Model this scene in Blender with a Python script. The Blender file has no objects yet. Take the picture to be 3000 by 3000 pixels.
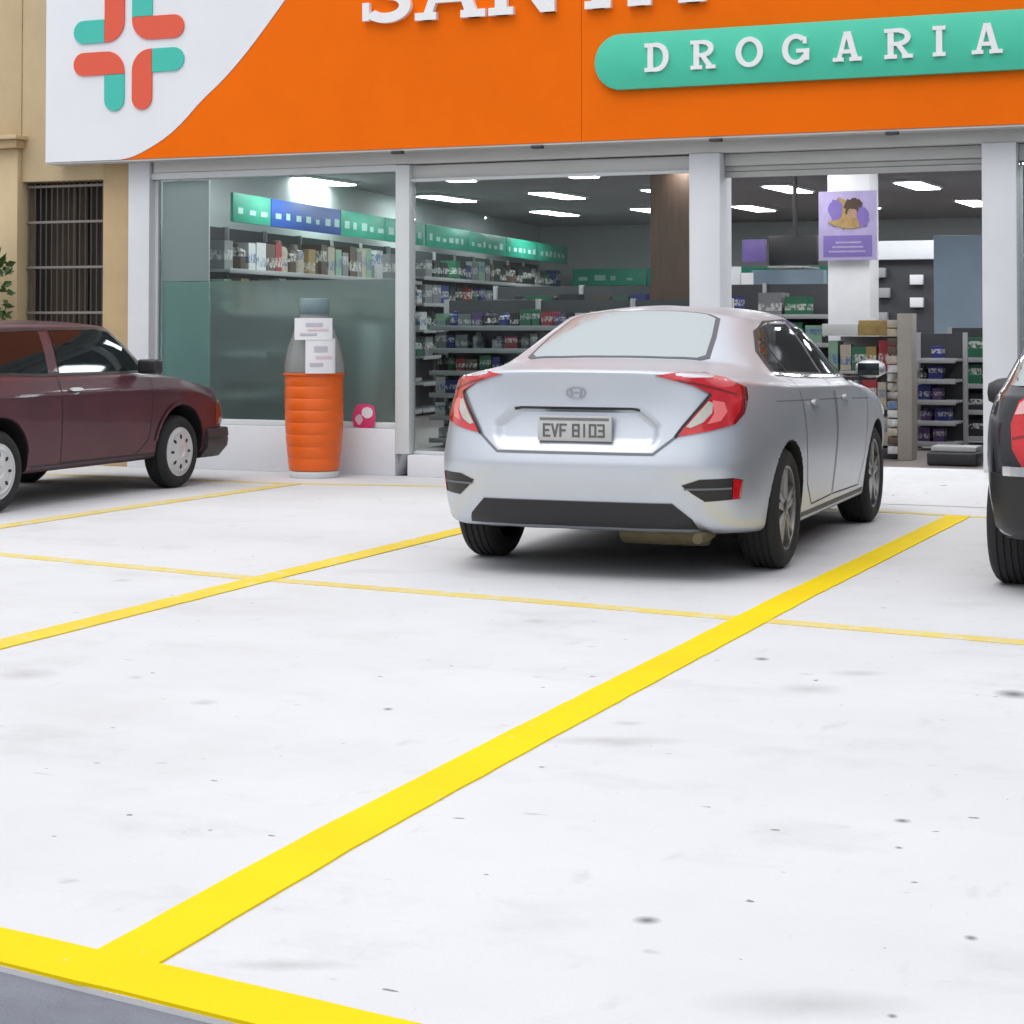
import bpy, bmesh, math, random
from mathutils import Vector, Matrix
from mathutils.bvhtree import BVHTree
R = math.radians
random.seed(7)
sc = bpy.context.scene
col = sc.collection

# ------------------------------------------------------------------ camera
cam_d = bpy.data.cameras.new('camera'); cam = bpy.data.objects.new('camera', cam_d); col.objects.link(cam)
cam.location = (0, 0, 1.32); cam.rotation_euler = (R(91.5), 0, R(23.5))
cam_d.sensor_width = 36; cam_d.lens = 68.94; cam_d.shift_y = -0.2344; cam_d.clip_start = 0.05; cam_d.clip_end = 2000
sc.camera = cam
# ------------------------------------------------------------------ sky, sun, exposure
SUN_EL, SUN_AZ = 64, -160          # azimuth measured from +Y towards +X
w = bpy.data.worlds.new('World'); sc.world = w; w.use_nodes = True
nt = w.node_tree; bg = nt.nodes['Background']
sky = nt.nodes.new('ShaderNodeTexSky'); sky.sky_type = 'NISHITA'; sky.sun_disc = False
sky.sun_elevation = R(SUN_EL); sky.sun_rotation = R(SUN_AZ); sky.dust_density = 4; sky.air_density = 1.0
hs = nt.nodes.new('ShaderNodeHueSaturation'); hs.inputs['Saturation'].default_value = 0.30; hs.inputs['Value'].default_value = 1.0
nt.links.new(sky.outputs[0], hs.inputs['Color']); ov = nt.nodes.new('ShaderNodeMix'); ov.data_type = 'RGBA'; ov.inputs['Factor'].default_value = .75      # even overcast veil over the clear sky
tcw = nt.nodes.new('ShaderNodeTexCoord'); sxyz = nt.nodes.new('ShaderNodeSeparateXYZ'); nt.links.new(tcw.outputs['Generated'], sxyz.inputs[0])
grd = nt.nodes.new('ShaderNodeMapRange'); grd.inputs['To Min'].default_value = 3.4; grd.inputs['To Max'].default_value = 12.2; nt.links.new(sxyz.outputs['Z'], grd.inputs['Value'])
tint = nt.nodes.new('ShaderNodeMix'); tint.data_type = 'RGBA'; tint.blend_type = 'MULTIPLY'; tint.inputs['Factor'].default_value = 1; tint.inputs['A'].default_value = (.955, .985, 1.05, 1)
nt.links.new(grd.outputs[0], tint.inputs['B']); nt.links.new(tint.outputs['Result'], ov.inputs['B'])
nt.links.new(hs.outputs[0], ov.inputs['A']); nt.links.new(ov.outputs['Result'], bg.inputs['Color'])
bg.inputs['Strength'].default_value = 0.15
sd = bpy.data.lights.new('sun', 'SUN'); sd.energy = 0.8; sd.angle = R(45); sd.color = (1, 0.97, 0.92)
sun = bpy.data.objects.new('sun', sd); col.objects.link(sun)
sv = Vector((math.sin(R(SUN_AZ))*math.cos(R(SUN_EL)), math.cos(R(SUN_AZ))*math.cos(R(SUN_EL)), math.sin(R(SUN_EL))))
sun.rotation_euler = sv.to_track_quat('Z', 'Y').to_euler(); sun.location = sv*60
sc.view_settings.view_transform = 'Standard'; sc.view_settings.look = 'None'
sc.view_settings.gamma = 1; sc.view_settings.use_curve_mapping = False
sc.view_settings.exposure = 0.07
sc.cycles.max_bounces = 6; sc.cycles.diffuse_bounces = 3; sc.cycles.glossy_bounces = 3; sc.cycles.transmission_bounces = 4; sc.cycles.transparent_max_bounces = 8
sc.cycles.caustics_reflective = False; sc.cycles.caustics_refractive = False
sc.cycles.use_adaptive_sampling = True; sc.cycles.adaptive_threshold = .03
sc.cycles.use_denoising = True
sc.cycles.sample_clamp_indirect = 6

# ------------------------------------------------------------------ helpers
def tag(o, label=None, cat=None, group=None, kind=None):
    if label: o['label'] = label
    if cat: o['category'] = cat
    if group: o['group'] = group
    if kind: o['kind'] = kind
    return o

def empty(name, loc=(0, 0, 0), rz=0):
    o = bpy.data.objects.new(name, None); col.objects.link(o); o.location = loc; o.rotation_euler = (0, 0, rz)
    o.empty_display_size = .1
    return o

def link(name, me, mat, parent=None, smooth=None):
    o = bpy.data.objects.new(name, me); col.objects.link(o)
    if mat is not None and not me.materials: me.materials.append(mat)
    if parent: o.parent = parent
    if smooth is not None:
        for p in me.polygons: p.use_smooth = True
        me.set_sharp_from_angle(angle=R(smooth))
    return o

class MB:
    def __init__(s): s.v = []; s.f = []
    def box(s, x0, x1, y0, y1, z0, z1, M=None):
        b = len(s.v); P = [(x, y, z) for z in (z0, z1) for y in (y0, y1) for x in (x0, x1)]
        if M is not None: P = [tuple(M @ Vector(p)) for p in P]
        s.v += P
        s.f += [tuple(b+i for i in q) for q in ((0, 2, 3, 1), (4, 5, 7, 6), (0, 1, 5, 4), (2, 6, 7, 3), (0, 4, 6, 2), (1, 3, 7, 5))]
        return s
    def prism(s, pts, d0, d1, fn):
        """polygon pts (a,b) extruded from depth d0 to d1; fn(a,b,d)->xyz"""
        b = len(s.v); n = len(pts)
        s.v += [fn(a, c, d0) for a, c in pts] + [fn(a, c, d1) for a, c in pts]
        s.f += [tuple(b+i for i in range(n)), tuple(b+n+i for i in reversed(range(n)))]
        s.f += [(b+i, b+n+i, b+n+(i+1) % n, b+(i+1) % n) for i in range(n)]
        return s
    def strip(s, inner, outer, d0, d1, fn):
        """ribbon between two polylines, extruded"""
        b = len(s.v); n = len(inner)
        for d in (d0, d1): s.v += [fn(a, c, d) for a, c in inner] + [fn(a, c, d) for a, c in outer]
        I0, O0, I1, O1 = b, b+n, b+2*n, b+3*n
        for i in range(n-1):
            s.f += [(I0+i, I0+i+1, O0+i+1, O0+i), (I1+i, O1+i, O1+i+1, I1+i+1), (I0+i, I1+i, I1+i+1, I0+i+1), (O0+i, O0+i+1, O1+i+1, O1+i)]
        s.f += [(I0, O0, O1, I1), (I0+n-1, I1+n-1, O1+n-1, O0+n-1)]
        return s
    def lathe(s, prof, n, fn, a0=0, a1=2*math.pi, close=True):
        """prof list (r,h); fn(r,h,ang)->xyz"""
        b = len(s.v); m = len(prof)
        full = abs(a1-a0-2*math.pi) < 1e-6
        k = n if full else n+1
        for i in range(k):
            a = a0+(a1-a0)*i/n
            s.v += [fn(r, h, a) for r, h in prof]
        for i in range(n):
            j = (i+1) % k
            for q in range(m-1):
                s.f.append((b+i*m+q, b+j*m+q, b+j*m+q+1, b+i*m+q+1))
        return s
    def tube(s, pts, r, n=8):
        b = len(s.v); P = [Vector(p) for p in pts]
        for i, p in enumerate(P):
            t = (P[min(i+1, len(P)-1)]-P[max(i-1, 0)]).normalized()
            u = t.cross(Vector((0, 0, 1)) if abs(t.z) < .9 else Vector((1, 0, 0))).normalized(); v = t.cross(u)
            for k in range(n):
                a = 2*math.pi*k/n; s.v.append(tuple(p+r*(math.cos(a)*u+math.sin(a)*v)))
        for i in range(len(P)-1):
            for k in range(n):
                s.f.append((b+i*n+k, b+i*n+(k+1) % n, b+(i+1)*n+(k+1) % n, b+(i+1)*n+k))
        s.f += [tuple(b+k for k in reversed(range(n))), tuple(b+(len(P)-1)*n+k for k in range(n))]
        return s
    def mesh(s, name, bevel=0, seg=2, weld=False):
        me = bpy.data.meshes.new(name); me.from_pydata(s.v, [], s.f)
        bm = bmesh.new(); bm.from_mesh(me)
        if weld: bmesh.ops.remove_doubles(bm, verts=bm.verts, dist=1e-5)
        bmesh.ops.recalc_face_normals(bm, faces=bm.faces)
        if bevel:
            bmesh.ops.bevel(bm, geom=list(bm.edges), offset=bevel, segments=seg, affect='EDGES', profile=.5, clamp_overlap=True)
        bm.to_mesh(me); bm.free(); me.update()
        return me
    def build(s, name, mat, parent=None, bevel=0, seg=2, smooth=None, weld=False):
        me = s.mesh(name, bevel, seg, weld)
        return link(name, me, mat, parent, smooth if smooth is not None else (40 if bevel else None))

def B(name, mat, parent, x0, x1, y0, y1, z0, z1, bevel=.004):
    return MB().box(x0, x1, y0, y1, z0, z1).build(name, mat, parent, bevel)

# ------------------------------------------------------------------ materials
def pmat(name, base, rough=.5, metal=0., var=0., vscale=3., bump=0., bscale=40., coat=0., ior=None, spec=None, stretch=(1, 1, 1), second=None):
    m = bpy.data.materials.new(name); m.use_nodes = True; n = m.node_tree.nodes; l = m.node_tree.links
    b = n['Principled BSDF']; b.inputs['Base Color'].default_value = (*base, 1); b.inputs['Roughness'].default_value = rough
    b.inputs['Metallic'].default_value = metal; b.inputs['Coat Weight'].default_value = coat; b.inputs['Coat Roughness'].default_value = .04
    if ior: b.inputs['IOR'].default_value = ior
    if spec is not None: b.inputs['Specular IOR Level'].default_value = spec
    if var or bump:
        tc = n.new('ShaderNodeTexCoord'); mp = n.new('ShaderNodeMapping'); mp.inputs['Scale'].default_value = stretch
        l.new(tc.outputs['Object'], mp.inputs['Vector'])
    if var:
        nz = n.new('ShaderNodeTexNoise'); nz.inputs['Scale'].default_value = vscale; nz.inputs['Detail'].default_value = 6; nz.inputs['Roughness'].default_value = .65
        l.new(mp.outputs[0], nz.inputs['Vector'])
        mx = n.new('ShaderNodeMix'); mx.data_type = 'RGBA'
        c2 = second if second else tuple(c*(1-var) for c in base)
        mx.inputs['A'].default_value = (*c2, 1); mx.inputs['B'].default_value = (*base, 1)
        rp = n.new('ShaderNodeMapRange'); rp.inputs['From Min'].default_value = .3; rp.inputs['From Max'].default_value = .65
        l.new(nz.outputs['Fac'], rp.inputs['Value']); l.new(rp.outputs[0], mx.inputs['Factor']); l.new(mx.outputs['Result'], b.inputs['Base Color'])
    if bump:
        nb = n.new('ShaderNodeTexNoise'); nb.inputs['Scale'].default_value = bscale; nb.inputs['Detail'].default_value = 5
        l.new(mp.outputs[0], nb.inputs['Vector'])
        bp = n.new('ShaderNodeBump'); bp.inputs['Strength'].default_value = bump; bp.inputs['Distance'].default_value = .01
        l.new(nb.outputs['Fac'], bp.inputs['Height']); l.new(bp.outputs[0], b.inputs['Normal'])
    return m

def glassmat(name, tint, ior=1.45, rough=0.0, haze=0., hazecol=(.6, .7, .68)):
    m = bpy.data.materials.new(name); m.use_nodes = True; n = m.node_tree.nodes; l = m.node_tree.links
    n.remove(n['Principled BSDF']); out = n['Material Output']
    t = n.new('ShaderNodeBsdfTransparent'); t.inputs[0].default_value = (*tint, 1)
    g = n.new('ShaderNodeBsdfGlossy'); g.inputs['Roughness'].default_value = rough
    f = n.new('ShaderNodeFresnel'); f.inputs[0].default_value = ior
    mx = n.new('ShaderNodeMixShader'); l.new(f.outputs[0], mx.inputs[0])
    if haze:
        d = n.new('ShaderNodeBsdfTranslucent'); d.inputs[0].default_value = (*hazecol, 1)
        d2 = n.new('ShaderNodeBsdfDiffuse'); d2.inputs[0].default_value = (*hazecol, 1)
        a = n.new('ShaderNodeAddShader'); hm = n.new('ShaderNodeMixShader'); dm = n.new('ShaderNodeMixShader'); dm.inputs[0].default_value = .5
        l.new(d.outputs[0], dm.inputs[1]); l.new(d2.outputs[0], dm.inputs[2])
        hm.inputs[0].default_value = haze; l.new(t.outputs[0], hm.inputs[1]); l.new(dm.outputs[0], hm.inputs[2]); l.new(hm.outputs[0], mx.inputs[1])
        n.remove(a)
    else: l.new(t.outputs[0], mx.inputs[1])
    l.new(g.outputs[0], mx.inputs[2]); l.new(mx.outputs[0], out.inputs['Surface'])
    return m

def emat(name, c, s):
    m = bpy.data.materials.new(name); m.use_nodes = True; b = m.node_tree.nodes['Principled BSDF']
    b.inputs['Base Color'].default_value = (*c, 1); b.inputs['Emission Color'].default_value = (*c, 1); b.inputs['Emission Strength'].default_value = s
    return m

# scuffs, gum spots and smears of the forecourt, broad dark patches under the sedan: (x, y, half width, half depth, strength)
SPOTS = [(-1.47, 4.13, 0.0405, 0.0405, 1), (-1.09, 4.95, 0.014, 0.01755, 1), (-0.99, 4.66, 0.014, 0.0117, 1), (-1.14, 5.22, 0.03, 0.033, 1), (-0.79, 4.29, 0.0195, 0.025349999999999998, 1), (-3.08, 6.02, 0.024, 0.031200000000000006, 1), (-2.19, 7.5, 0.0405, 0.05265, 1), (-2.26, 5.42, 0.014, 0.015600000000000003, 1), (-0.84, 3.75, 0.014, 0.01755, 1), (-2.38, 4.93, 0.036000000000000004, 0.026999999999999996, 1), (-1.16, 7.15, 0.0855, 0.11115, 1)]
SMEARS_PATCHES = [(-1.39, 3.93, 0.022400000000000003, 0.022400000000000003, 1), (-2.91, 7.51, 0.024, 0.024, 1), (-4.22, 6.18, 0.0416, 0.0416, 1), (-4.63, 6.07, 0.1424, 0.12960000000000002, 1), (-3.72, 5.87, 0.0592, 0.0592, 1), (-2.83, 3.87, 0.0304, 0.0304, 1), (-1.85, 6.96, 0.1376, 0.1168, 1), (-2.16, 5.84, 0.12, 0.1008, 1), (-3.39, 8.05, 0.0752, 0.0752, 1), (-5.87, 8.47, 0.0656, 0.0656, 1), (-2.25, 6.12, 0.0704, 0.048, 1), (-1.77, 7.34, 0.128, 0.0736, 1), (-3.4, 5.96, 0.0208, 0.0208, 1), (-3.33, 5.01, 0.0208, 0.0208, 1)] + [(-2.05, 3.55, .16, .05, 1), (-1.0, 3.75, .25, .10, 1), (-4.4, 10.6, .5, .25, 1), (-3.2, 11.0, .45, .3, 1), (-2.2, 5.85, .3, .08, 1)]  # includes two broad dark patches under the sedan
def concrete_mat():
    m = pmat('concrete', (.63, .63, .645), .75, bump=.10, bscale=60)
    n = m.node_tree.nodes; l = m.node_tree.links; b = n['Principled BSDF']
    tc = n.new('ShaderNodeTexCoord')
    def noise(scale, det=6, ro=.6, st=(1, 1, 1)):
        mp = n.new('ShaderNodeMapping'); mp.inputs['Scale'].default_value = st; l.new(tc.outputs['Object'], mp.inputs[0])
        z = n.new('ShaderNodeTexNoise'); z.inputs['Scale'].default_value = scale; z.inputs['Detail'].default_value = det; z.inputs['Roughness'].default_value = ro
        l.new(mp.outputs[0], z.inputs['Vector']); return z.outputs['Fac']
    def ramp(v, a, c):
        r = n.new('ShaderNodeMapRange'); r.inputs['From Min'].default_value = a; r.inputs['From Max'].default_value = c; l.new(v, r.inputs['Value']); return r.outputs[0]
    def mix(f, A, Bc):
        x = n.new('ShaderNodeMix'); x.data_type = 'RGBA'; l.new(f, x.inputs['Factor'])
        for s_, val in (('A', A), ('B', Bc)):
            if isinstance(val, tuple): x.inputs[s_].default_value = (*val, 1)
            else: l.new(val, x.inputs[s_])
        return x.outputs['Result']
    c = mix(ramp(noise(.55), .35, .7), (.57, .57, .58), (.64, .64, .65))
    c = mix(ramp(noise(1.1, 8, .72, (1, 1.5, 1)), .54, .86), c, (.45, .445, .44))
    c = mix(ramp(noise(.33, 6, .7, (1, 1.4, 1)), .54, .80), c, (.52, .51, .50))
    c = mix(ramp(noise(3.1, 5, .6, (2.5, 1, 1)), .62, .78), c, (.50, .495, .49))
    c = mix(ramp(noise(5.5, 4, .6, (1, 2.5, 1)), .69, .76), c, (.40, .39, .385))
    c = mix(ramp(noise(11, 2, .5, (1, 1.7, 1)), .735, .765), c, (.19, .185, .18))
    c = mix(ramp(noise(31, 2, .5), .76, .785), c, (.16, .155, .15))
    c = mix(ramp(noise(160, 2, .5), .55, .85), c, (.54, .535, .53))
    # individually placed marks with soft ragged outlines
    wn = n.new('ShaderNodeTexNoise'); wn.inputs['Scale'].default_value = 22; wn.inputs['Detail'].default_value = 3; l.new(tc.outputs['Object'], wn.inputs['Vector'])
    ws = n.new('ShaderNodeVectorMath'); ws.operation = 'MULTIPLY_ADD'; ws.inputs[1].default_value = (.05, .05, 0); l.new(wn.outputs['Color'], ws.inputs[0]); 
    of = n.new('ShaderNodeVectorMath'); of.operation = 'ADD'; of.inputs[1].default_value = (-.025, -.025, 0); l.new(tc.outputs['Object'], of.inputs[0]); l.new(of.outputs[0], ws.inputs[2])
    def marks(lst, warp):
        acc = None
        for (x_, y_, rx_, ry_, k_) in lst:
            mp = n.new('ShaderNodeMapping'); mp.vector_type = 'TEXTURE'; mp.inputs['Location'].default_value = (x_, y_, 0); mp.inputs['Rotation'].default_value = (0, 0, R(23.5)); mp.inputs['Scale'].default_value = (rx_, ry_, 1)
            l.new(ws.outputs[0] if warp else tc.outputs['Object'], mp.inputs['Vector'])
            gr = n.new('ShaderNodeTexGradient'); gr.gradient_type = 'SPHERICAL'; l.new(mp.outputs[0], gr.inputs['Vector'])
            if acc is None: acc = gr.outputs['Fac']
            else:
                mm_ = n.new('ShaderNodeMath'); mm_.operation = 'MAXIMUM'; l.new(acc, mm_.inputs[0]); l.new(gr.outputs['Fac'], mm_.inputs[1]); acc = mm_.outputs[0]
        return acc
    c = mix(ramp(marks(SMEARS_PATCHES, True), .0, 1.6), c, (.36, .355, .35))
    c = mix(ramp(marks(SPOTS, False), .1, .9), c, (.15, .15, .155))
    l.new(c, b.inputs['Base Color'])
    return m

def paint_mat(name, c, under=(.60, .60, .61), wear=.62):
    m = pmat(name, c, .7, bump=.08, bscale=80, spec=.15)
    n = m.node_tree.nodes; l = m.node_tree.links; b = n['Principled BSDF']
    tc = n.new('ShaderNodeTexCoord')
    z = n.new('ShaderNodeTexNoise'); z.inputs['Scale'].default_value = 9; z.inputs['Detail'].default_value = 9; z.inputs['Roughness'].default_value = .75
    l.new(tc.outputs['Object'], z.inputs['Vector'])
    r = n.new('ShaderNodeMapRange'); r.inputs['From Min'].default_value = wear; r.inputs['From Max'].default_value = wear+.16; l.new(z.outputs['Fac'], r.inputs['Value'])
    z2 = n.new('ShaderNodeTexNoise'); z2.inputs['Scale'].default_value = 1.3; z2.inputs['Detail'].default_value = 4; l.new(tc.outputs['Object'], z2.inputs['Vector'])
    x0 = n.new('ShaderNodeMix'); x0.data_type = 'RGBA'; x0.inputs['A'].default_value = (c[0]*.80, c[1]*.70, c[2]*.8, 1); x0.inputs['B'].default_value = (*c, 1); l.new(z2.outputs['Fac'], x0.inputs['Factor'])
    x = n.new('ShaderNodeMix'); x.data_type = 'RGBA'; x.inputs['B'].default_value = (*under, 1)
    l.new(x0.outputs['Result'], x.inputs['A']); l.new(r.outputs[0], x.inputs['Factor']); l.new(x.outputs['Result'], b.inputs['Base Color'])
    return m

M = {}
M['concrete'] = concrete_mat()
M['asphalt'] = pmat('asphalt', (.21, .22, .26), .85, var=.45, vscale=1.5, bump=.5, bscale=120)
M['yellow'] = paint_mat('yellow_paint', (.87, .675, .0), wear=.63)
M['yellow_worn'] = paint_mat('worn_yellow_paint', (.74, .62, .17), wear=.50)
M['yellow_mid'] = paint_mat('faded_yellow_paint', (.80, .63, .06), wear=.55)
M['white_wall'] = pmat('white_wall_paint', (.74, .75, .78), .6, var=.10, vscale=1.2, bump=.06, bscale=30)
M['grey_trim'] = pmat('grey_trim', (.60, .60, .58), .5, var=.12, vscale=3, stretch=(.3, 1, 3))
M['shutter'] = pmat('shutter_metal', (.50, .50, .48), .45, metal=.2, var=.12, vscale=4)
M['alu'] = pmat('white_aluminium', (.68, .71, .71), .35, var=.06)
M['orange'] = pmat('orange_panel', (.96, .165, .0), .55, var=.09, vscale=.8, spec=.12)
M['sign_white'] = pmat('white_panel', (.86, .87, .90), .35, var=.04, vscale=1)
M['sign_letter'] = pmat('white_letter', (.90, .90, .90), .4)
M['mint'] = pmat('mint_panel', (.07, .60, .40), .4, var=.06)
M['teal'] = pmat('teal_emblem', (.06, .55, .44), .45)
M['coral'] = pmat('coral_emblem', (.80, .11, .055), .45)
M['beige'] = pmat('beige_plaster', (.64, .50, .30), .85, var=.16, vscale=2.2, bump=.25, bscale=25, stretch=(1, 1, .5))
M['tan'] = pmat('tan_plaster', (.55, .40, .22), .85, var=.14, vscale=2.5, bump=.25, bscale=25)
M['bars'] = pmat('grey_bars', (.085, .075, .065), .55)
M['crossbars'] = pmat('pale_crossbars', (.24, .22, .20), .5)
M['darkroom'] = pmat('dark_room', (.025, .022, .02), .8)
M['curtain'] = pmat('brown_curtain', (.07, .05, .035), .9, var=.4, vscale=6, stretch=(4, 1, .3))
M['glass'] = glassmat('clear_glass', (.90, .95, .94), 1.35)
M['glass_green'] = glassmat('green_glass', (.92, .975, .96), 1.42)
M['film'] = glassmat('frosted_film', (.88, .95, .935), 1.2, .3, haze=.30, hazecol=(.56, .63, .62))
_n = M['film'].node_tree; _t = [q for q in _n.nodes if q.type == 'BSDF_TRANSPARENT'][0]
_r = _n.nodes.new('ShaderNodeBsdfRefraction'); _r.inputs['Color'].default_value = (.86, .94, .92, 1); _r.inputs['Roughness'].default_value = .32; _r.inputs['IOR'].default_value = 1.25
_m = _n.nodes.new('ShaderNodeMixShader'); _m.inputs[0].default_value = .75
_hm = _t.outputs[0].links[0].to_node; _n.links.new(_t.outputs[0], _m.inputs[1]); _n.links.new(_r.outputs[0], _m.inputs[2]); _n.links.new(_m.outputs[0], _hm.inputs[1])
M['ifloor'] = pmat('shop_floor', (.22, .19, .18), .35, var=.15, vscale=2)
M['iceil'] = pmat('shop_ceiling', (.36, .355, .37), .8, var=.1, vscale=1)
M['iwall'] = pmat('shop_wall', (.58, .62, .62), .7, var=.08, vscale=1)
M['film_tint_board'] = pmat('film_tint_board', (.42, .70, .65), .6, var=.08, vscale=1.5)
M['bluewall'] = pmat('blue_grey_wall', (.26, .34, .42), .7, var=.1)
M['lamp'] = emat('light_panel', (.95, .97, 1.0), 22)
M['wood'] = pmat('brown_wood', (.13, .065, .04), .6, var=.4, vscale=4, stretch=(6, 6, .6))
M['shelf'] = pmat('shelf_metal', (.34, .34, .345), .45, var=.1)
M['shelf_dark'] = pmat('dark_shelf_back', (.05, .05, .055), .6)
M['hdr_green'] = pmat('green_header', (.03, .42, .27), .4, var=.2, vscale=2)
M['hdr_blue'] = pmat('blue_header', (.02, .10, .45), .4, var=.2, vscale=2)
M['hdr_txt'] = pmat('pale_header_print', (.45, .70, .65), .5)
M['paper'] = pmat('paper', (.80, .80, .82), .7, var=.05, vscale=8)
M['lilac'] = pmat('lilac_poster', (.42, .36, .58), .5, var=.25, vscale=4)
M['violet'] = pmat('violet_print', (.20, .14, .42), .5, var=.2, vscale=5)
M['ochre'] = pmat('ochre_print', (.42, .27, .10), .6, var=.4, vscale=12)
M['skin'] = pmat('tan_print', (.42, .26, .18), .6, var=.3, vscale=15)
M['brownprint'] = pmat('dark_brown_print', (.06, .035, .02), .6)
M['black'] = pmat('black_plastic', (.018, .018, .02), .45, var=.2, vscale=6)
M['darkgrey'] = pmat('dark_grey_plastic', (.045, .045, .05), .5, var=.2, vscale=6)
M['rubber'] = pmat('tyre_rubber', (.016, .016, .017), .78, var=.3, vscale=8, bump=.15, bscale=80)
M['silver'] = pmat('silver_paint', (.60, .635, .69), .38, metal=.72, coat=.12, var=.04, vscale=2)
M['maroon'] = pmat('maroon_paint', (.095, .024, .038), .40, metal=.25, coat=.25, var=.25, vscale=2, second=(.06, .02, .03))
M['blackpaint'] = pmat('black_paint', (.012, .012, .016), .22, metal=.2, coat=1.0)
M['carglass'] = pmat('dark_car_glass', (.010, .015, .016), .04, ior=1.42)
M['rearglass'] = pmat('rear_car_glass', (.30, .35, .35), .10, ior=2.4)
M['chrome'] = pmat('chrome', (.75, .76, .78), .15, metal=1)
M['alloy'] = pmat('alloy_wheel', (.19, .185, .18), .3, metal=.8)
M['hubcap'] = pmat('grey_hubcap', (.62, .63, .64), .4, metal=.3, var=.1)
M['redlens'] = pmat('red_lens', (.62, .012, .016), .12, coat=1, var=.25, vscale=9, second=(.40, .004, .012))
M['darkred'] = pmat('dark_red_lens', (.20, .004, .008), .15, coat=1)
M['clearlens'] = pmat('clear_lens', (.52, .51, .46), .12, coat=1, var=.2, vscale=9)
M['pinkglow'] = pmat('pale_pink_glow', (.78, .17, .17), .12, coat=1)
M['palelens'] = pmat('pale_lens', (.75, .42, .42), .12, coat=1)
M['amber'] = pmat('amber_lens', (.22, .03, .015), .15, coat=1)
M['seam'] = pmat('panel_gap', (.02, .02, .022), .7)
M['seam_soft'] = pmat('soft_gap_crease_grey', (.16, .165, .18), .6)
M['surround'] = pmat('window_rubber', (.10, .10, .11), .6)
M['plate'] = pmat('number_plate', (.50, .50, .49), .5, var=.08, vscale=12)
M['platetxt'] = pmat('plate_marks', (.11, .11, .115), .6)
M['rust'] = pmat('muffler', (.16, .13, .07), .6, metal=.4, var=.4, vscale=10)
M['bin_orange'] = pmat('orange_plastic', (.82, .13, .008), .4, var=.12, vscale=5)
M['bin_clear'] = glassmat('clear_plastic', (.90, .94, .93), 1.2, .3, haze=.5, hazecol=(.70, .76, .76))
M['bin_blue'] = pmat('blue_grey_cap', (.20, .29, .31), .45, var=.15, vscale=6)
M['print_grey'] = pmat('grey_print', (.50, .48, .54), .7)
M['print_pink'] = pmat('pink_grey_print', (.70, .52, .58), .7)
M['pink'] = pmat('pink_print', (.72, .05, .18), .5)
M['leaf'] = pmat('leaf_green', (.05, .11, .02), .6, var=.4, vscale=20)
M['soil'] = pmat('dark_soil', (.05, .04, .03), .9)

# ------------------------------------------------------------------ the ground
ASPH = MB(); ASPH.v += [(-300, -300, -.012), (300, -300, -.012), (300, 300, -.012), (-300, 300, -.012)]; ASPH.f.append((0, 1, 2, 3))
road = tag(ASPH.build('road', M['asphalt']), 'grey asphalt road in the bottom left corner', None, None, 'structure')
def edge_y(x): return 3.31-.15*(x+2.587)
fc = MB(); xs = (-40, 25)
fc.v += [(xs[0], edge_y(xs[0]), 0), (xs[1], edge_y(xs[1]), 0), (xs[1], 15.24, 0), (xs[0], 15.24, 0), (xs[0], edge_y(xs[0]), -.05), (xs[1], edge_y(xs[1]), -.05)]
fc.f += [(0, 1, 2, 3), (4, 5, 1, 0)]
court = tag(fc.build('forecourt', M['concrete']), 'pale concrete parking forecourt', None, None, 'structure')

def pline(pts, width, mat, z, label):
    """painted line laid on the concrete, slightly uneven edges"""
    P = [Vector((x, y, 0)) for x, y in pts]
    fine = []
    for a, b in zip(P[:-1], P[1:]):
        n = max(2, int((b-a).length/.12))
        fine += [a.lerp(b, i/n) for i in range(n)]
    fine.append(P[-1])
    mb = MB(); rnd = random.Random(int(abs(P[0].x*1000)+abs(P[0].y*77)))
    for i, p in enumerate(fine):
        t = (fine[min(i+1, len(fine)-1)]-fine[max(i-1, 0)]).normalized(); nrm = Vector((-t.y, t.x, 0))
        for s_ in (-1, 1):
            q = p+nrm*s_*(width/2+rnd.uniform(-.0025, .0025)); mb.v.append((q.x, q.y, z))
    n = len(fine); mb.v += [(x, y, -.001) for x, y, _ in mb.v]
    mb.f += [(2*i, 2*i+2, 2*i+3, 2*i+1) for i in range(n-1)]
    for i in range(n-1):
        for k in (0, 1): mb.f.append((2*i+k, 2*i+2+k, 2*n+2*i+2+k, 2*n+2*i+k))
    o = mb.build('painted_line', mat, court)
    if sum(p.normal.z*p.area for p in o.data.polygons) < 0: o.data.flip_normals()
    o['label'] = label
    return o
pline([(-2.37, edge_y(-2.37)+.12), (-2.43, 4.487), (-2.466, 5.816), (-2.535, 9.28), (-2.56, 13.55)], .165, M['yellow'], .0055, 'bold yellow bay line running up to the right of the silver sedan')
pline([(-5.05, edge_y(-5.05)+.12), (-5.15, 6.578), (-5.22, 8.6), (-5.286, 11.27), (-5.33, 13.9)], .15, M['yellow_mid'], .0055, 'yellow bay line passing left of the silver sedan')
pline([(-7.95, edge_y(-7.95)+.12), (-8.12, 10.4), (-8.13, 11.5), (-8.1, 12.9), (-8.08, 14.1)], .14, M['yellow_worn'], .0055, 'faint yellow bay line beside the maroon car')
pline([(.35, edge_y(.35)+.12), (.3, 8), (.25, 13.3)], .16, M['yellow'], .0055, 'yellow bay line beyond the right edge')
pline([(-11.5, 9.75), (-7.167, 9.145), (-5.376, 8.82), (-3.654, 8.62), (-1.306, 8.308), (3, 7.7)], .12, M['yellow_worn'], .003, 'thin faded yellow line crossing the bays')
pline([(-11.5, 14.15), (-8.2, 14.1), (-6.86, 14.35), (-5.3, 14.0), (-2.5, 13.56), (1, 13.2)], .10, M['yellow_worn'], .003, 'thin faded yellow line closing the bays by the shop')
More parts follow.
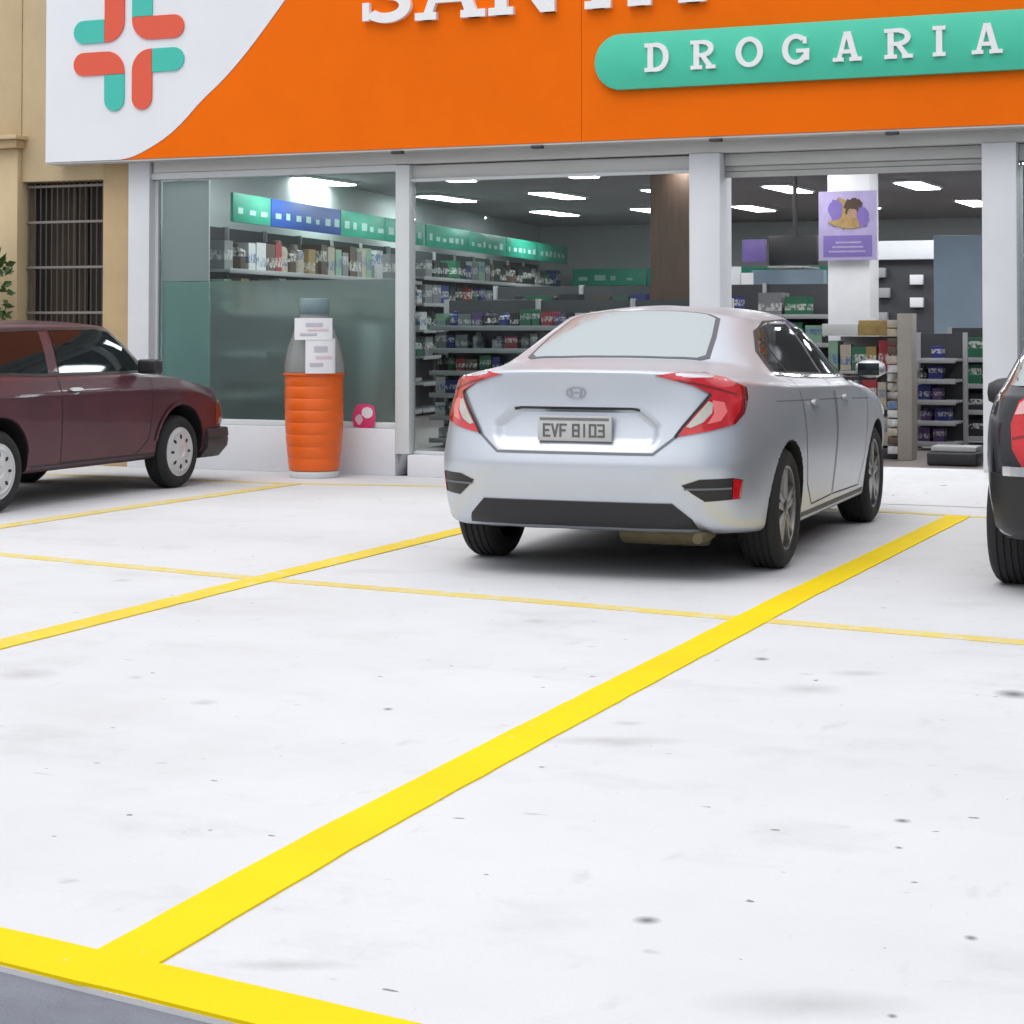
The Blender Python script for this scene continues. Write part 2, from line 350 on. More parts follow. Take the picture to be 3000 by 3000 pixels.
pline([(-20, edge_y(-20)+.085), (-2.6, edge_y(-2.6)+.085), (12, edge_y(12)+.085)], .165, M['yellow'], .008, 'thick yellow line along the asphalt edge')

# ------------------------------------------------------------------ shop building
YF = 15.24
shop = tag(empty('shop_building', (-5.5, YF, 0)), 'white fronted corner-to-corner shop with glazed bays under the orange sign', 'shop')
def S(name, mat, x0, x1, y0, y1, z0, z1, bevel=.005, parent=None, label=None):
    o = MB().box(x0+5.5, x1+5.5, y0-YF, y1-YF, z0, z1).build(name, mat, parent or shop, bevel)
    if label: o['label'] = label
    return o
S('pillar', M['white_wall'], -10.46, -10.23, 15.17, 15.60, 0, 2.80)
S('pillar', M['white_wall'], -5.03, -4.77, 15.18, 15.50, 0, 2.70)
S('pillar', M['white_wall'], -2.68, -2.42, 15.18, 15.50, 0, 2.70)
S('pillar', M['white_wall'], 0.4, 0.66, 15.18, 15.50, 0, 2.70)
S('pillar', M['white_wall'], 3.4, 3.7, 15.18, 15.60, 0, 2.80)
S('plinth', M['white_wall'], -10.23, -7.715, 15.20, 15.50, 0, .405)
S('step', M['white_wall'], -7.58, -5.03, 15.17, 15.44, 0, .186)
S('step', M['white_wall'], -2.42, .4, 15.17, 15.44, 0, .186)
S('step', M['concrete'], -4.77, -2.68, 15.17, 15.44, 0, .186)
# ramp in front of the entrance
rm = MB(); X0, X1 = -4.9+5.5, -2.4+5.5
rm.v += [(X0, 14.25-YF, .003), (X1, 14.25-YF, .003), (X1, 15.168-YF, .184), (X0, 15.168-YF, .184), (X0, 15.168-YF, .001), (X1, 15.168-YF, .001)]
rm.f += [(0, 1, 2, 3), (0, 3, 4), (1, 5, 2), (3, 2, 5, 4), (0, 4, 5, 1)]
rm.build('ramp', M['concrete'], shop)
# header zone under the sign
S('header_beam', M['grey_trim'], -10.20, 3.4, 15.19, 15.45, 2.702, 2.805)
S('header_rail', M['alu'], -10.23, -7.71, 15.20, 15.32, 2.64, 2.70)
S('shutter_box', M['grey_trim'], -7.585, -5.032, 15.26, 15.50, 2.565, 2.690, label='beige shutter box over the middle window')
S('shutter_rail', M['alu'], -7.585, -5.032, 15.24, 15.258, 2.545, 2.575)
S('shutter_box', M['grey_trim'], -4.768, -2.682, 15.30, 15.55, 2.60, 2.697, label='grey shutter box over the open entrance')
S('shutter_slat', M['shutter'], -4.768, -2.682, 15.33, 15.37, 2.555, 2.598)
S('shutter_slat', M['shutter'], -4.768, -2.682, 15.325, 15.375, 2.505, 2.552)
S('shutter_box', M['grey_trim'], -2.418, .398, 15.30, 15.55, 2.565, 2.697)
S('parapet', M['white_wall'], -10.46, 3.7, 15.22, 15.6, 2.81, 4.48)
S('roof_slab', M['grey_trim'], -14.5, 3.7, 15.61, 32, 3.12, 3.3)
# glazed bay by the maroon car
wf = S('window_frame', M['alu'], -10.228, -7.715, 15.25, 15.31, .407, .455)
S('mullion', M['alu'], -10.228, -10.19, 15.252, 15.308, .457, 2.638, .004)
S('mullion', M['alu'], -7.715, -7.58, 15.20, 15.33, .19, 2.695, .006, label='pale post between the first and second bays')
S('window_pane', M['glass_green'], -10.188, -7.717, 15.276, 15.284, .457, 2.638, 0)
S('frosted_film', M['film'], -9.672, -7.719, 15.287, 15.289, .458, 1.705, 0, label='grey frosted film on the lower half of the pane')
# middle bay
S('window_pane', M['glass'], -7.575, -5.035, 15.30, 15.308, .20, 2.54, 0, label='clear pane of the middle bay')
S('sill_rail', M['alu'], -7.578, -5.032, 15.285, 15.325, .187, .215)
S('window_pane', M['glass'], -2.415, .395, 15.30, 15.308, .20, 2.56, 0)
# inside
def st(o, label): return tag(o, label, None, None, 'structure')
st(B('floor', M['ifloor'], None, -14.5, 3.7, 15.445, 32, -.05, .185, 0), 'dark shop floor behind the glass')
st(B('ceiling', M['iceil'], None, -14.5, 3.7, 15.62, 32, 2.95, 3.1, 0), 'grey shop ceiling with light panels')
st(B('wall_back', M['iwall'], None, -14.5, 3.7, 30.5, 30.7, .186, 2.949, 0), 'back wall of the shop')
st(B('wall_right', M['iwall'], None, 3.5, 3.68, 15.65, 30.49, .186, 2.949, 0), 'right wall of the shop')
lw = MB()
lw.prism([(-10.24, 15.33), (-12.75, 30.49), (-12.95, 30.49), (-10.44, 15.61)], .187, 2.948, lambda a, b, d: (a, b, d))
st(lw.build('wall_left', M['iwall']), 'pale left wall of the shop seen through the first bay')

dv_ = tag(empty('display_divider', (-9.93, 15.325, .46)), 'pale narrow divider with film-tinted lower half behind the left end of the first bay', 'divider')
MB().box(-.25, .25, -.01, .01, 1.247, 2.17).build('upper_board', M['sign_white'], dv_, .003); MB().box(-.25, .25, -.01, .01, 0, 1.243).build('lower_board', M['film_tint_board'], dv_, .003)  # mint colour stands in for the frosted film's haze over this strip
# ceiling light panels
rows = [16.6, 19.4, 22.75, 26.4]; colsx = [-12.3, -10.8, -9.27, -7.8, -6.3, -4.75, -3.2, -1.65]  # front row, hidden by the header, is added to brighten the interior
ordw = ['first', 'second', 'third', 'fourth', 'fifth', 'sixth', 'seventh', 'eighth']
roww = ['front', 'second', 'third', 'fourth']
fr_me = MB().box(-.18, .18, -.64, .64, -.03, .0).mesh('lamp_housing', .004)
df_me = MB().box(-.14, .14, -.60, .60, -.04, -.031).mesh('lamp_diffuser')
for ri, y in enumerate(rows):
    for ci, x in enumerate(colsx):
        t = tag(empty('ceiling_light', (x, y, 2.949)), f'white ceiling light panel, {ordw[ci]} from left in the {roww[ri]} row indoors', 'ceiling light', 'light panels on the shop ceiling')
        link('housing', fr_me, M['alu'], t); link('diffuser', df_me, M['lamp'], t)

# ------------------------------------------------------------------ fascia sign
YS = 15.0
sign = tag(empty('shop_sign', (-6, YS, 2.818)), 'long orange fascia sign with white corner, emblem and SANTA DROGARIA lettering', 'sign')
def sf(a, b, d): return (a+6, d-YS, b-2.818)       # a = X, b = Z, d = Y
# the white corner is bounded by a sweeping curve
curve = [(-10.43, 2.818), (-10.26, 2.853), (-10.01, 2.965), (-9.80, 3.105), (-9.565, 3.318), (-9.32, 3.515), (-9.06, 3.77), (-8.71, 4.168), (-8.50, 4.44), (-8.455, 4.50)]
cv = []
for i in range(len(curve)-1):
    p0, p1, p2, p3 = (curve[max(i-1, 0)], curve[i], curve[i+1], curve[min(i+2, len(curve)-1)])
    for k in range(6):
        t = k/6
        cv.append(tuple(.5*(2*p1[j]+(p2[j]-p0[j])*t+(2*p0[j]-5*p1[j]+4*p2[j]-p3[j])*t*t+(3*p1[j]-p0[j]-3*p2[j]+p3[j])*t**3) for j in (0, 1)))
cv.append(curve[-1])
MB().prism([(-11.265, 2.818)]+cv+[(-11.265, 4.50)], 15.0, 15.15, sf).build('white_panel', M['sign_white'], sign)
cuts = [-5.9, -1.6]
left = -20
pts = [(a+.006, b) for a, b in cv]
mb = MB().prism(pts+[(cuts[0]-.002, 4.50), (cuts[0]-.002, 2.818)], 15.004, 15.15, sf); mb.build('orange_panel', M['orange'], sign)
MB().prism([(cuts[0]+.002, 2.818), (cuts[1]-.002, 2.818), (cuts[1]-.002, 4.50), (cuts[0]+.002, 4.50)], 15.004, 15.15, sf).build('orange_panel', M['orange'], sign)
MB().prism([(cuts[1]+.002, 2.818), (3.6, 2.818), (3.6, 4.50), (cuts[1]+.002, 4.50)], 15.004, 15.15, sf).build('orange_panel', M['orange'], sign)
MB().prism([(-11.265, 2.80), (3.6, 2.80), (3.6, 2.816), (-11.265, 2.816)], 15.01, 15.218, sf).build('bottom_trim', M['grey_trim'], sign)
# lozenge
def arcpts(cx, cz, r, a0, a1, n): return [(cx+r*math.cos(a0+(a1-a0)*i/n), cz+r*math.sin(a0+(a1-a0)*i/n)) for i in range(n+1)]
LZ0, LZ1 = 3.222, 3.677; lr = (LZ1-LZ0)/2; lc = (LZ0+LZ1)/2
loz = MB().prism(arcpts(-5.767+lr, lc, lr, math.pi/2, 3*math.pi/2, 20)+arcpts(-1.9, lc, lr, -math.pi/2, math.pi/2, 20), 14.955, 15.003, sf).build('lozenge', M['mint'], sign, .006, 2)
# emblem : four two-tone angle pieces round a small cross gap
EX, EZ = -10.345, 3.86
TH, GP, LN = .215, .043, .60
def rot(p, q):
    for _ in range(q): p = (-p[1], p[0])
    return p
for q in range(4):
    # the piece of the lower right quarter turned in quarter steps: long coral arm, short teal stub
    g = GP; r0 = TH*.9
    arm = [(g, -g-r0)] + [(g+r0-r0*math.cos(t), -g-r0+r0*math.sin(t)) for t in [i*math.pi/2/8 for i in range(1, 9)]]
    arm += [(g+TH, -g), (g+TH, -LN+TH/2)]
    arm += [(g+TH/2+TH/2*math.cos(t), -LN+TH/2-TH/2*math.sin(t)) for t in [i*math.pi/10 for i in range(0, 11)]]
    stub = [(g+TH+.004, -g-TH), (LN-TH/2, -g-TH)] + [(LN-TH/2+TH/2*math.sin(t), -g-TH/2-TH/2*math.cos(t)) for t in [i*math.pi/10 for i in range(0, 11)]] + [(g+TH+.004, -g)]
    for nm, P, mt in (('emblem_arm', arm, M['coral']), ('emblem_stub', stub, M['teal'])):
        Q = []
        for p in P:
            x, z = rot(p, q); Q.append((EX+x*1.0, EZ+z*.99))
        # drop doubles
        Q2 = [Q[0]]+[b for a, b in zip(Q[:-1], Q[1:]) if abs(a[0]-b[0])+abs(a[1]-b[1]) > 1e-4]
        if abs(Q2[0][0]-Q2[-1][0])+abs(Q2[0][1]-Q2[-1][1]) < 1e-4: Q2.pop()
        MB().prism(Q2, 14.985, 14.9995, sf).build(nm, mt, sign)

# slab-serif letters
def glyph(ch, wd, T, Sf):
    """list of ('bar', poly) and ('arc', cx,cz,rx,rz,a0,a1,t) in a box wd x 1; T stroke, Sf serif thickness"""
    sp = T*.55
    foot = lambda x: ('bar', [(x-T/2-sp, 0), (x+T/2+sp, 0), (x+T/2+sp, Sf), (x-T/2-sp, Sf)])
    top = lambda x: ('bar', [(x-T/2-sp, 1-Sf), (x+T/2+sp, 1-Sf), (x+T/2+sp, 1), (x-T/2-sp, 1)])
    stem = lambda x, z0=0, z1=1: ('bar', [(x-T/2, z0), (x+T/2, z0), (x+T/2, z1), (x-T/2, z1)])
    seg = lambda x0, z0, x1, z1, t: ('bar', [(x0-t/2, z0), (x0+t/2, z0), (x1+t/2, z1), (x1-t/2, z1)])
    m = sp+T/2
    if ch == 'I': return [stem(wd/2), foot(wd/2), top(wd/2)]
    if ch == 'T': return [stem(wd/2), foot(wd/2), ('bar', [(0, 1-Sf*1.2), (wd, 1-Sf*1.2), (wd, 1), (0, 1)]), ('bar', [(0, .72), (Sf, .72), (Sf, .95), (0, .95)]), ('bar', [(wd-Sf, .72), (wd, .72), (wd, .95), (wd-Sf, .95)])]
    if ch == 'D': return [stem(m), ('bar', [(m-T/2-sp, 0), (wd*.55, 0), (wd*.55, Sf*1.1), (m-T/2-sp, Sf*1.1)]), ('bar', [(m-T/2-sp, 1-Sf*1.1), (wd*.55, 1-Sf*1.1), (wd*.55, 1), (m-T/2-sp, 1)]), ('arc', wd*.5, .5, wd*.5, .5, -90, 90, T)]
    if ch == 'R': return [stem(m), foot(m), ('bar', [(m-T/2-sp, 1-Sf), (wd*.55, 1-Sf), (wd*.55, 1), (m-T/2-sp, 1)]), ('bar', [(m, .42), (wd*.55, .42), (wd*.55, .42+Sf), (m, .42+Sf)]), ('arc', wd*.52, .71, wd*.40, .29, -90, 90, T*.95), seg(wd*.84, 0, wd*.50, .45, T), ('bar', [(wd*.62, 0), (wd, 0), (wd, Sf), (wd*.62, Sf)])]
    if ch == 'O': return [('arc', wd/2, .5, wd/2, .52, 0, 360, T)]
    if ch == 'G': return [('arc', wd/2, .5, wd/2, .52, 48, 330, T), ('bar', [(wd*.52, .38), (wd, .38), (wd, .38+Sf), (wd*.52, .38+Sf)]), ('bar', [(wd-T, .12), (wd-.01, .12), (wd-.01, .42), (wd-T, .42)]), ('bar', [(wd*.76, .68), (wd*.90, .68), (wd*.90, .90), (wd*.76, .90)])]
    if ch == 'A': return [seg(m, 0, wd/2-T*.12, 1, T*.75), seg(wd-m, 0, wd/2+T*.12, 1, T*1.0), ('bar', [(wd*.26, .26), (wd*.74, .26), (wd*.74, .26+Sf), (wd*.26, .26+Sf)]), ('bar', [(m-T*.375-sp, 0), (m+T*.375+sp, 0), (m+T*.375+sp, Sf), (m-T*.375-sp, Sf)]), foot(wd-m)]
    if ch == 'N': return [stem(m), foot(m), top(m), stem(wd-m), top(wd-m), seg(wd-m-T*.1, 0, m+T*.1, 1, T*1.15)]
    if ch == 'S': return [('arc', wd/2, .735, wd/2, .265, 35, 270, T), ('arc', wd/2, .265, wd/2, .265, -150, 90, T), ('bar', [(wd-T*.6, .66), (wd, .66), (wd, .95), (wd-T*.6, .95)]), ('bar', [(0, .05), (T*.6, .05), (T*.6, .34), (0, .34)])]
def letter(ch, x0, wd, z0, h, yfront, yback, T, Sf, mat, parent, name='letter'):
    mb = MB(); k = 0
    for g in glyph(ch, wd/h, T, Sf):
        e = .0008*k; k += 1
        if g[0] == 'bar':
            mb.prism([(x0+a*h, z0+b*h) for a, b in g[1]], yfront-e, yback, sf)
        else:
            _, cx, cz, rx, rz, a0, a1, t = g; n = 26
            an = [R(a0+(a1-a0)*i/n) for i in range(n+1)]
            mb.strip([(x0+(cx+(rx-t)*math.cos(a))*h, z0+(cz+(rz-t*.8)*math.sin(a))*h) for a in an], [(x0+(cx+rx*math.cos(a))*h, z0+(cz+rz*math.sin(a))*h) for a in an], yfront-e, yback, sf)
    o = mb.build(name, mat, parent); o['label'] = f'raised white letter {ch}'
    return o
for ch, a, b in (('D', -5.325, -5.12), ('R', -4.935, -4.725), ('O', -4.56, -4.335), ('G', -4.18, -3.96), ('A', -3.78, -3.545), ('R', -3.37, -3.15), ('I', -3.0, -2.90), ('A', -2.71, -2.475)):
    letter(ch, a, b-a, 3.352, .232, 14.935, 14.9545, .20, .13, M['sign_letter'], sign)
for ch, a, b in (('S', -7.912, -7.45), ('A', -7.42, -6.75), ('N', -6.72, -6.06), ('T', -6.02, -5.46), ('A', -5.49, -4.816)):
    letter(ch, a, b-a, 3.90, .54, 14.955, 15.0035, .20, .12, M['sign_letter'], sign)
# small dark brackets under the sign
for x in (-7.6, -6.3, -4.75, -3.33):
    MB().box(x+6-.05, x+6+.05, 14.985-YS, 15.05-YS, -.045, -.019).build('bracket', M['darkgrey'], sign, .006)

# ------------------------------------------------------------------ neighbouring house
nb = tag(empty('neighbour_house', (-13, YF, 0)), 'beige plastered house left of the shop with a barred window', 'house')
def N(name, mat, x0, x1, y0, y1, z0, z1, bevel=.006, parent=None):
    return MB().box(x0+13, x1+13, y0-YF, y1-YF, z0, z1).build(name, mat, parent or nb, bevel)
N('wall', M['beige'], -11.72, -10.76, 15.24, 15.5, 2.665, 7)
N('wall', M['beige'], -11.72, -10.76, 15.24, 15.5, 0, .95)
N('pilaster', M['tan'], -10.76, -10.462, 15.20, 15.5, 0, 2.80)['label'] = 'ochre pilaster beside the white shop pillar'
N('wall', M['beige'], -10.76, -10.462, 15.24, 15.5, 2.801, 7)
N('pilaster', M['beige'], -12.1, -11.722, 15.18, 15.5, 0, 2.98)
N('wall', M['beige'], -12.1, -11.722, 15.23, 15.5, 3.10, 7)
N('capital', M['tan'], -12.14, -11.68, 15.10, 15.5, 2.983, 3.06)
N('capital', M['beige'], -12.17, -11.65, 15.06, 15.5, 3.062, 3.10)
N('wall', M['beige'], -19, -12.102, 15.25, 15.5, 0, 7)
win = N('window', M['darkroom'], -11.72, -10.76, 15.47, 15.49, .95, 2.665, 0); win['label'] = 'dark window behind grey bars'
N('sill', M['tan'], -11.75, -10.74, 15.17, 15.239, .90, .952, .004, win)
N('curtain', M['curtain'], -11.5, -11.1, 15.44, 15.465, .96, 2.66, 0, win)
N('frame', M['bars'], -11.26, -11.22, 15.42, 15.46, .955, 2.66, .003, win)
for i in range(15):
    x = -11.69+i*.0643
    MB().tube([(x+13, 15.33-YF, .955), (x+13, 15.33-YF, 2.662)], .008, 6).build('bar', M['bars'], win)
for z in (1.00, 1.42, 1.85, 2.28, 2.62):
    N('crossbar', M['crossbars'], -11.72, -10.76, 15.318, 15.342, z-.012, z+.012, .003, win)

bwl = tag(MB().box(3.85, 4.05, 4.5, 15.1, 0, 4.6).build('reflection_wall', M['bluewall'], None, .01), 'added grey blue wall beyond the right edge that darkens reflections', 'wall')  # unseen wall added to darken the reflections on the sedan's side
# shrub just showing at the left edge
def shrub(name, loc, n, rad, hgt, label):
    rnd = random.Random(3); t = tag(empty(name, loc), label, 'shrub')
    sb = MB()
    for i in range(9):
        a = rnd.uniform(0, 6.28); sb.tube([(0, 0, 0), (math.cos(a)*rad*.3, math.sin(a)*rad*.3, hgt*.5), (math.cos(a)*rad*.6, math.sin(a)*rad*.6, hgt*.9)], .012, 5)
    sb.build('stem', M['wood'], t)
    lb = MB()
    for i in range(n):
        a = rnd.uniform(0, 6.28); r = rad*math.sqrt(rnd.random()); z = hgt*rnd.uniform(.25, 1)
        c = Vector((r*math.cos(a), r*math.sin(a), z)); d = Vector((rnd.uniform(-1, 1), rnd.uniform(-1, 1), rnd.uniform(-.3, 1))).normalized()
        u = d.cross(Vector((rnd.uniform(-1, 1), rnd.uniform(-1, 1), .3))).normalized(); L, W = rnd.uniform(.07, .14), rnd.uniform(.018, .035)
        b = len(lb.v); lb.v += [tuple(c), tuple(c+d*L*.5+u*W), tuple(c+d*L), tuple(c+d*L*.5-u*W)]; lb.f.append((b, b+1, b+2, b+3))
    lb.build('foliage', M['leaf'], t)
shrub('shrub', (-11.86, 14.75, 0), 900, .30, 1.95, 'green leafy shrub at the far left edge behind the maroon car')

# ------------------------------------------------------------------ shop furniture seen through the bays
PCOL = {'black': (.02, .02, .022), 'navy': (.03, .04, .22), 'grey': (.22, .22, .23), 'white': (.62, .62, .62), 'dark green': (.02, .14, .07),
        'red': (.35, .02, .03), 'brown': (.10, .06, .04), 'violet': (.12, .06, .20), 'pale green': (.25, .42, .30), 'ochre': (.36, .24, .07), 'cream': (.5, .44, .34)}
PM = {k: pmat('package_'+k.replace(' ', '_'), v, .45, var=.35, vscale=14) for k, v in PCOL.items()}
for k, m_ in PM.items():
    n_ = m_.node_tree.nodes; l_ = m_.node_tree.links; b_ = n_['Principled BSDF']; src = b_.inputs['Base Color'].links[0].from_socket
    tc_ = n_.new('ShaderNodeTexCoord'); oi = n_.new('ShaderNodeObjectInfo'); sx_ = n_.new('ShaderNodeSeparateXYZ'); l_.new(tc_.outputs['Object'], sx_.inputs[0])
    cen = n_.new('ShaderNodeMapRange'); cen.inputs['To Min'].default_value = .30; cen.inputs['To Max'].default_value = .70; l_.new(oi.outputs['Random'], cen.inputs['Value'])
    df = n_.new('ShaderNodeMath'); df.operation = 'SUBTRACT'; l_.new(sx_.outputs['Z'], df.inputs[0]); l_.new(cen.outputs[0], df.inputs[1])
    ab = n_.new('ShaderNodeMath'); ab.operation = 'ABSOLUTE'; l_.new(df.outputs[0], ab.inputs[0])
    lt_ = n_.new('ShaderNodeMath'); lt_.operation = 'LESS_THAN'; lt_.inputs[1].default_value = .17; l_.new(ab.outputs[0], lt_.inputs[0])
    nz_ = n_.new('ShaderNodeTexNoise'); nz_.inputs['Scale'].default_value = 7; nz_.noise_dimensions = '4D'; l_.new(tc_.outputs['Object'], nz_.inputs['Vector']); l_.new(oi.outputs['Random'], nz_.inputs['W'])
    mu = n_.new('ShaderNodeMath'); mu.operation = 'MULTIPLY'; l_.new(lt_.outputs[0], mu.inputs[0]); rr_ = n_.new('ShaderNodeMapRange'); rr_.inputs['From Min'].default_value = .42; rr_.inputs['From Max'].default_value = .58; l_.new(nz_.outputs['Fac'], rr_.inputs['Value']); l_.new(rr_.outputs[0], mu.inputs[1])
    mx_ = n_.new('ShaderNodeMix'); mx_.data_type = 'RGBA'; l_.new(mu.outputs[0], mx_.inputs['Factor']); l_.new(src, mx_.inputs['A'])
    c0 = PCOL[k]; mx_.inputs['B'].default_value = (*((.55, .55, .52) if sum(c0) < .9 else (.10, .16, .30)), 1); l_.new(mx_.outputs['Result'], b_.inputs['Base Color'])
PME = {}
for k in PCOL:
    PME[k] = []
    for s_ in range(2):
        if s_ == 0: me = MB().box(-.5, .5, -.5, .5, 0, 1).mesh('package_box')
        else: me = MB().lathe([(0, 0), (.45, 0), (.5, .05), (.5, .68), (.42, .78), (.2, .82), (.2, .98), (0, 1)], 8, lambda r, h, a: (r*math.cos(a), r*math.sin(a), h)).mesh('package_bottle')
        me.materials.append(PM[k]); PME[k].append(me)
_tens = ['', '', 'twenty', 'thirty', 'forty']
_unit = ['', 'first', 'second', 'third', 'fourth', 'fifth', 'sixth', 'seventh', 'eighth', 'ninth', 'tenth', 'eleventh', 'twelfth', 'thirteenth', 'fourteenth', 'fifteenth', 'sixteenth', 'seventeenth', 'eighteenth', 'nineteenth']
def ordinal(n): return _unit[n] if n < 20 else (_tens[n//10]+'-'+_unit[n % 10] if n % 10 else {20: 'twentieth', 30: 'thirtieth', 40: 'fortieth'}[n])
def product(kind, shape, loc, size, rz, label, group):
    o = bpy.data.objects.new('package' if shape == 0 else 'bottle', PME[kind][shape]); col.objects.link(o)
    o.location = loc; o.scale = size; o.rotation_euler = (0, 0, rz)
    tag(o, label, 'package' if shape == 0 else 'bottle', group)
    return o

def shelf_unit(name, loc, rz, length, depth, levels, height, label, where, weights, rnd, zmin=0., step=(.10, .2), header=None, back=True, fill=.92, skip=None):
    """open shelving: local x along the front, local -y is the front face"""
    t = tag(empty(name, loc, rz), label, 'shelf')
    n = max(1, round(length/1.0))
    for i in range(n+1):
        MB().box(i*length/n-.02, i*length/n+.02, depth*.86, depth, 0, height).build('upright', M['shelf'], t, .003)
    if back: MB().box(.02, length-.02, depth-.03, depth-.005, .02, height-.01).build('back_panel', M['shelf_dark'], t)
    zs = [.06+(height-.12)*i/levels for i in range(levels)]
    Mx = Matrix.Translation(Vector(loc)) @ Matrix.Rotation(rz, 4, 'Z')
    for li, z in enumerate(zs):
        MB().box(.021, length-.021, -.03, depth-.031, z-.012, z+.012).build('shelf_board', M['shelf'], t, .002)
        MB().box(.021, length-.021, -.045, -.031, z-.025, z+.02).build('price_rail', M['shelf'], t, .002)
        if z+.2 < zmin: continue
        x = .05; cnt = 0; gap = (height-.12)/levels-.05
        while x < length-.15:
            wd = rnd.uniform(*step); 
            if rnd.random() < fill:
                cnt += 1; k = rnd.choices(list(weights), list(weights.values()))[0]; sh = 1 if rnd.random() < .3 else 0
                hh = gap*rnd.uniform(.72, 1.02)
                if sh: hh = min(hh, wd*3)
                p = Mx @ Vector((x+wd/2, .03+depth*.25, z+.0125))
                if not (skip and skip(p)): product(k, sh, p, (wd*.92, depth*.5, hh), rz+rnd.uniform(-.05, .05), f'{k} {"bottle" if sh else "package"} {ordinal(cnt)} along the {ordw[levels-1-li]} shelf down {where}', f'{k} goods {where}')
            x += wd+rnd.uniform(.0, .02)
    if header:
        x = 0.
        for (ln, mt, txt) in header:
            h = MB().box(x+.01, x+ln-.01, -.08, -.05, height+.0, height+.27).build('header_sign', mt, t, .003)
            if txt:
                for q in range(int(ln/.28)):
                    a = x+.12+q*.28
                    MB().box(a, a+rnd.uniform(.08, .2), -.0835, -.0805, height+.08, height+.08+rnd.uniform(.04, .09)).build('header_print', M['hdr_txt'], h)
            x += ln
    return t
rnd = random.Random(11)
dark = {'black': 6, 'navy': 3, 'grey': 3, 'white': 1.6, 'dark green': 2, 'red': .5, 'brown': 3, 'violet': .5, 'pale green': .7}
g, bl = M['hdr_green'], M['hdr_blue']
# shelving along the skewed left wall
a_l = math.atan2(14.0, -2.15)
shelf_unit('wall_shelving', (-9.70, 15.62, .186), a_l, 6.0, .45, 5, 2.08, 'pale wall shelving behind the frosted first bay with green and blue headers', 'of the first bay shelving', {'cream': 3, 'white': 3, 'red': 1.5, 'grey': 2, 'brown': 2, 'pale green': 2, 'ochre': 1}, rnd, 1.35, (.13, .26), [(.95, g, True), (2.0, bl, True), (1.5, g, True), (1.5, g, True)])
d_l = Vector((-2.15, 14.0, 0)).normalized()
p2 = Vector((-9.70, 15.62, .186))+d_l*6.05
shelf_unit('wall_shelving', p2, a_l, 7.6, .45, 6, 2.08, 'far dark wall shelving with green headers seen through the middle bay', 'of the far wall shelving', dark, rnd, .7, (.2, .36), [(1.9, g, True)]*4)
# far shelving against the back wall
shelf_unit('back_shelving', (-11.9, 29.9, .186), 0, 5.2, .45, 5, 1.75, 'distant shelving on the back wall with green headers', 'of the back wall shelving', {'grey': 4, 'white': 3, 'navy': 3, 'black': 3, 'pale green': 2}, rnd, .9, (.25, .4), [(1.3, g, True)]*4)
# gondola standing right behind the middle pane
shelf_unit('gondola', (-7.95, 16.35, .186), R(4), 2.75, .5, 6, 1.36, 'dark crowded gondola right behind the middle window pane', 'of the front gondola', dark, rnd, 0, (.07, .15), skip=lambda p: p.x > -6.55 and p.z < 1.2, fill=.97)
# a second, further gondola
shelf_unit('gondola', (-8.9, 19.5, .186), R(-3), 4.2, .5, 5, 1.55, 'second gondola deeper inside the shop behind the middle bay', 'of the second gondola', dark, rnd, .9, (.16, .28))
# brown clad column
bc = MB().box(-6.72, -6.30, 19, 19.4, .187, 2.948).build('column', M['wood'], None, .01); tag(bc, 'dark brown wooden column inside the shop beside the white pillar', 'column')
# white column with lilac poster
wc = MB().box(-4.40, -4.02, 17.2, 17.55, .187, 2.948).build('column', M['paper'], None, .008); tag(wc, 'white square column carrying the lilac poster in the entrance', 'column')
po = tag(empty('poster', (-4.205, 17.15, 1.88)), 'lilac poster with an ochre and brown figure on the white column', 'poster')
MB().box(-.262, .262, -.004, .004, 0, .615).build('sheet', M['lilac'], po)
MB().box(-.22, .22, -.006, -.0045, .03, .22).build('print_block', M['violet'], po)
def blob(cx, cz, rx, rz, n=18, seed=1, j=.12):
    r_ = random.Random(seed); return [(cx+rx*(1+r_.uniform(-j, j))*math.cos(2*math.pi*i/n), cz+rz*(1+r_.uniform(-j, j))*math.sin(2*math.pi*i/n)) for i in range(n)]
pf = lambda a, b, d: (a, d, b)
for q_, (cx_, cz_, rx_, rz_, mt_, jj) in enumerate(((-.02, .42, .13, .13, 'ochre', .22), (.06, .47, .085, .085, 'brownprint', .25), (.045, .40, .05, .06, 'skin', .12), (-.11, .45, .06, .10, 'violet', .2), (.0, .33, .15, .045, 'ochre', .3), (.14, .38, .05, .10, 'violet', .25))):
    MB().prism(blob(cx_, cz_, rx_, rz_, 22, q_+2, jj), -.006-.0008*q_, -.0045, pf).build('print_blob', M[mt_], po)
for q_, zz in enumerate((.07, .11, .15)): MB().box(-.17+.03*q_, .16-.02*q_, -.0075, -.0062, zz, zz+.016).build('print_line', M['lilac'], po)
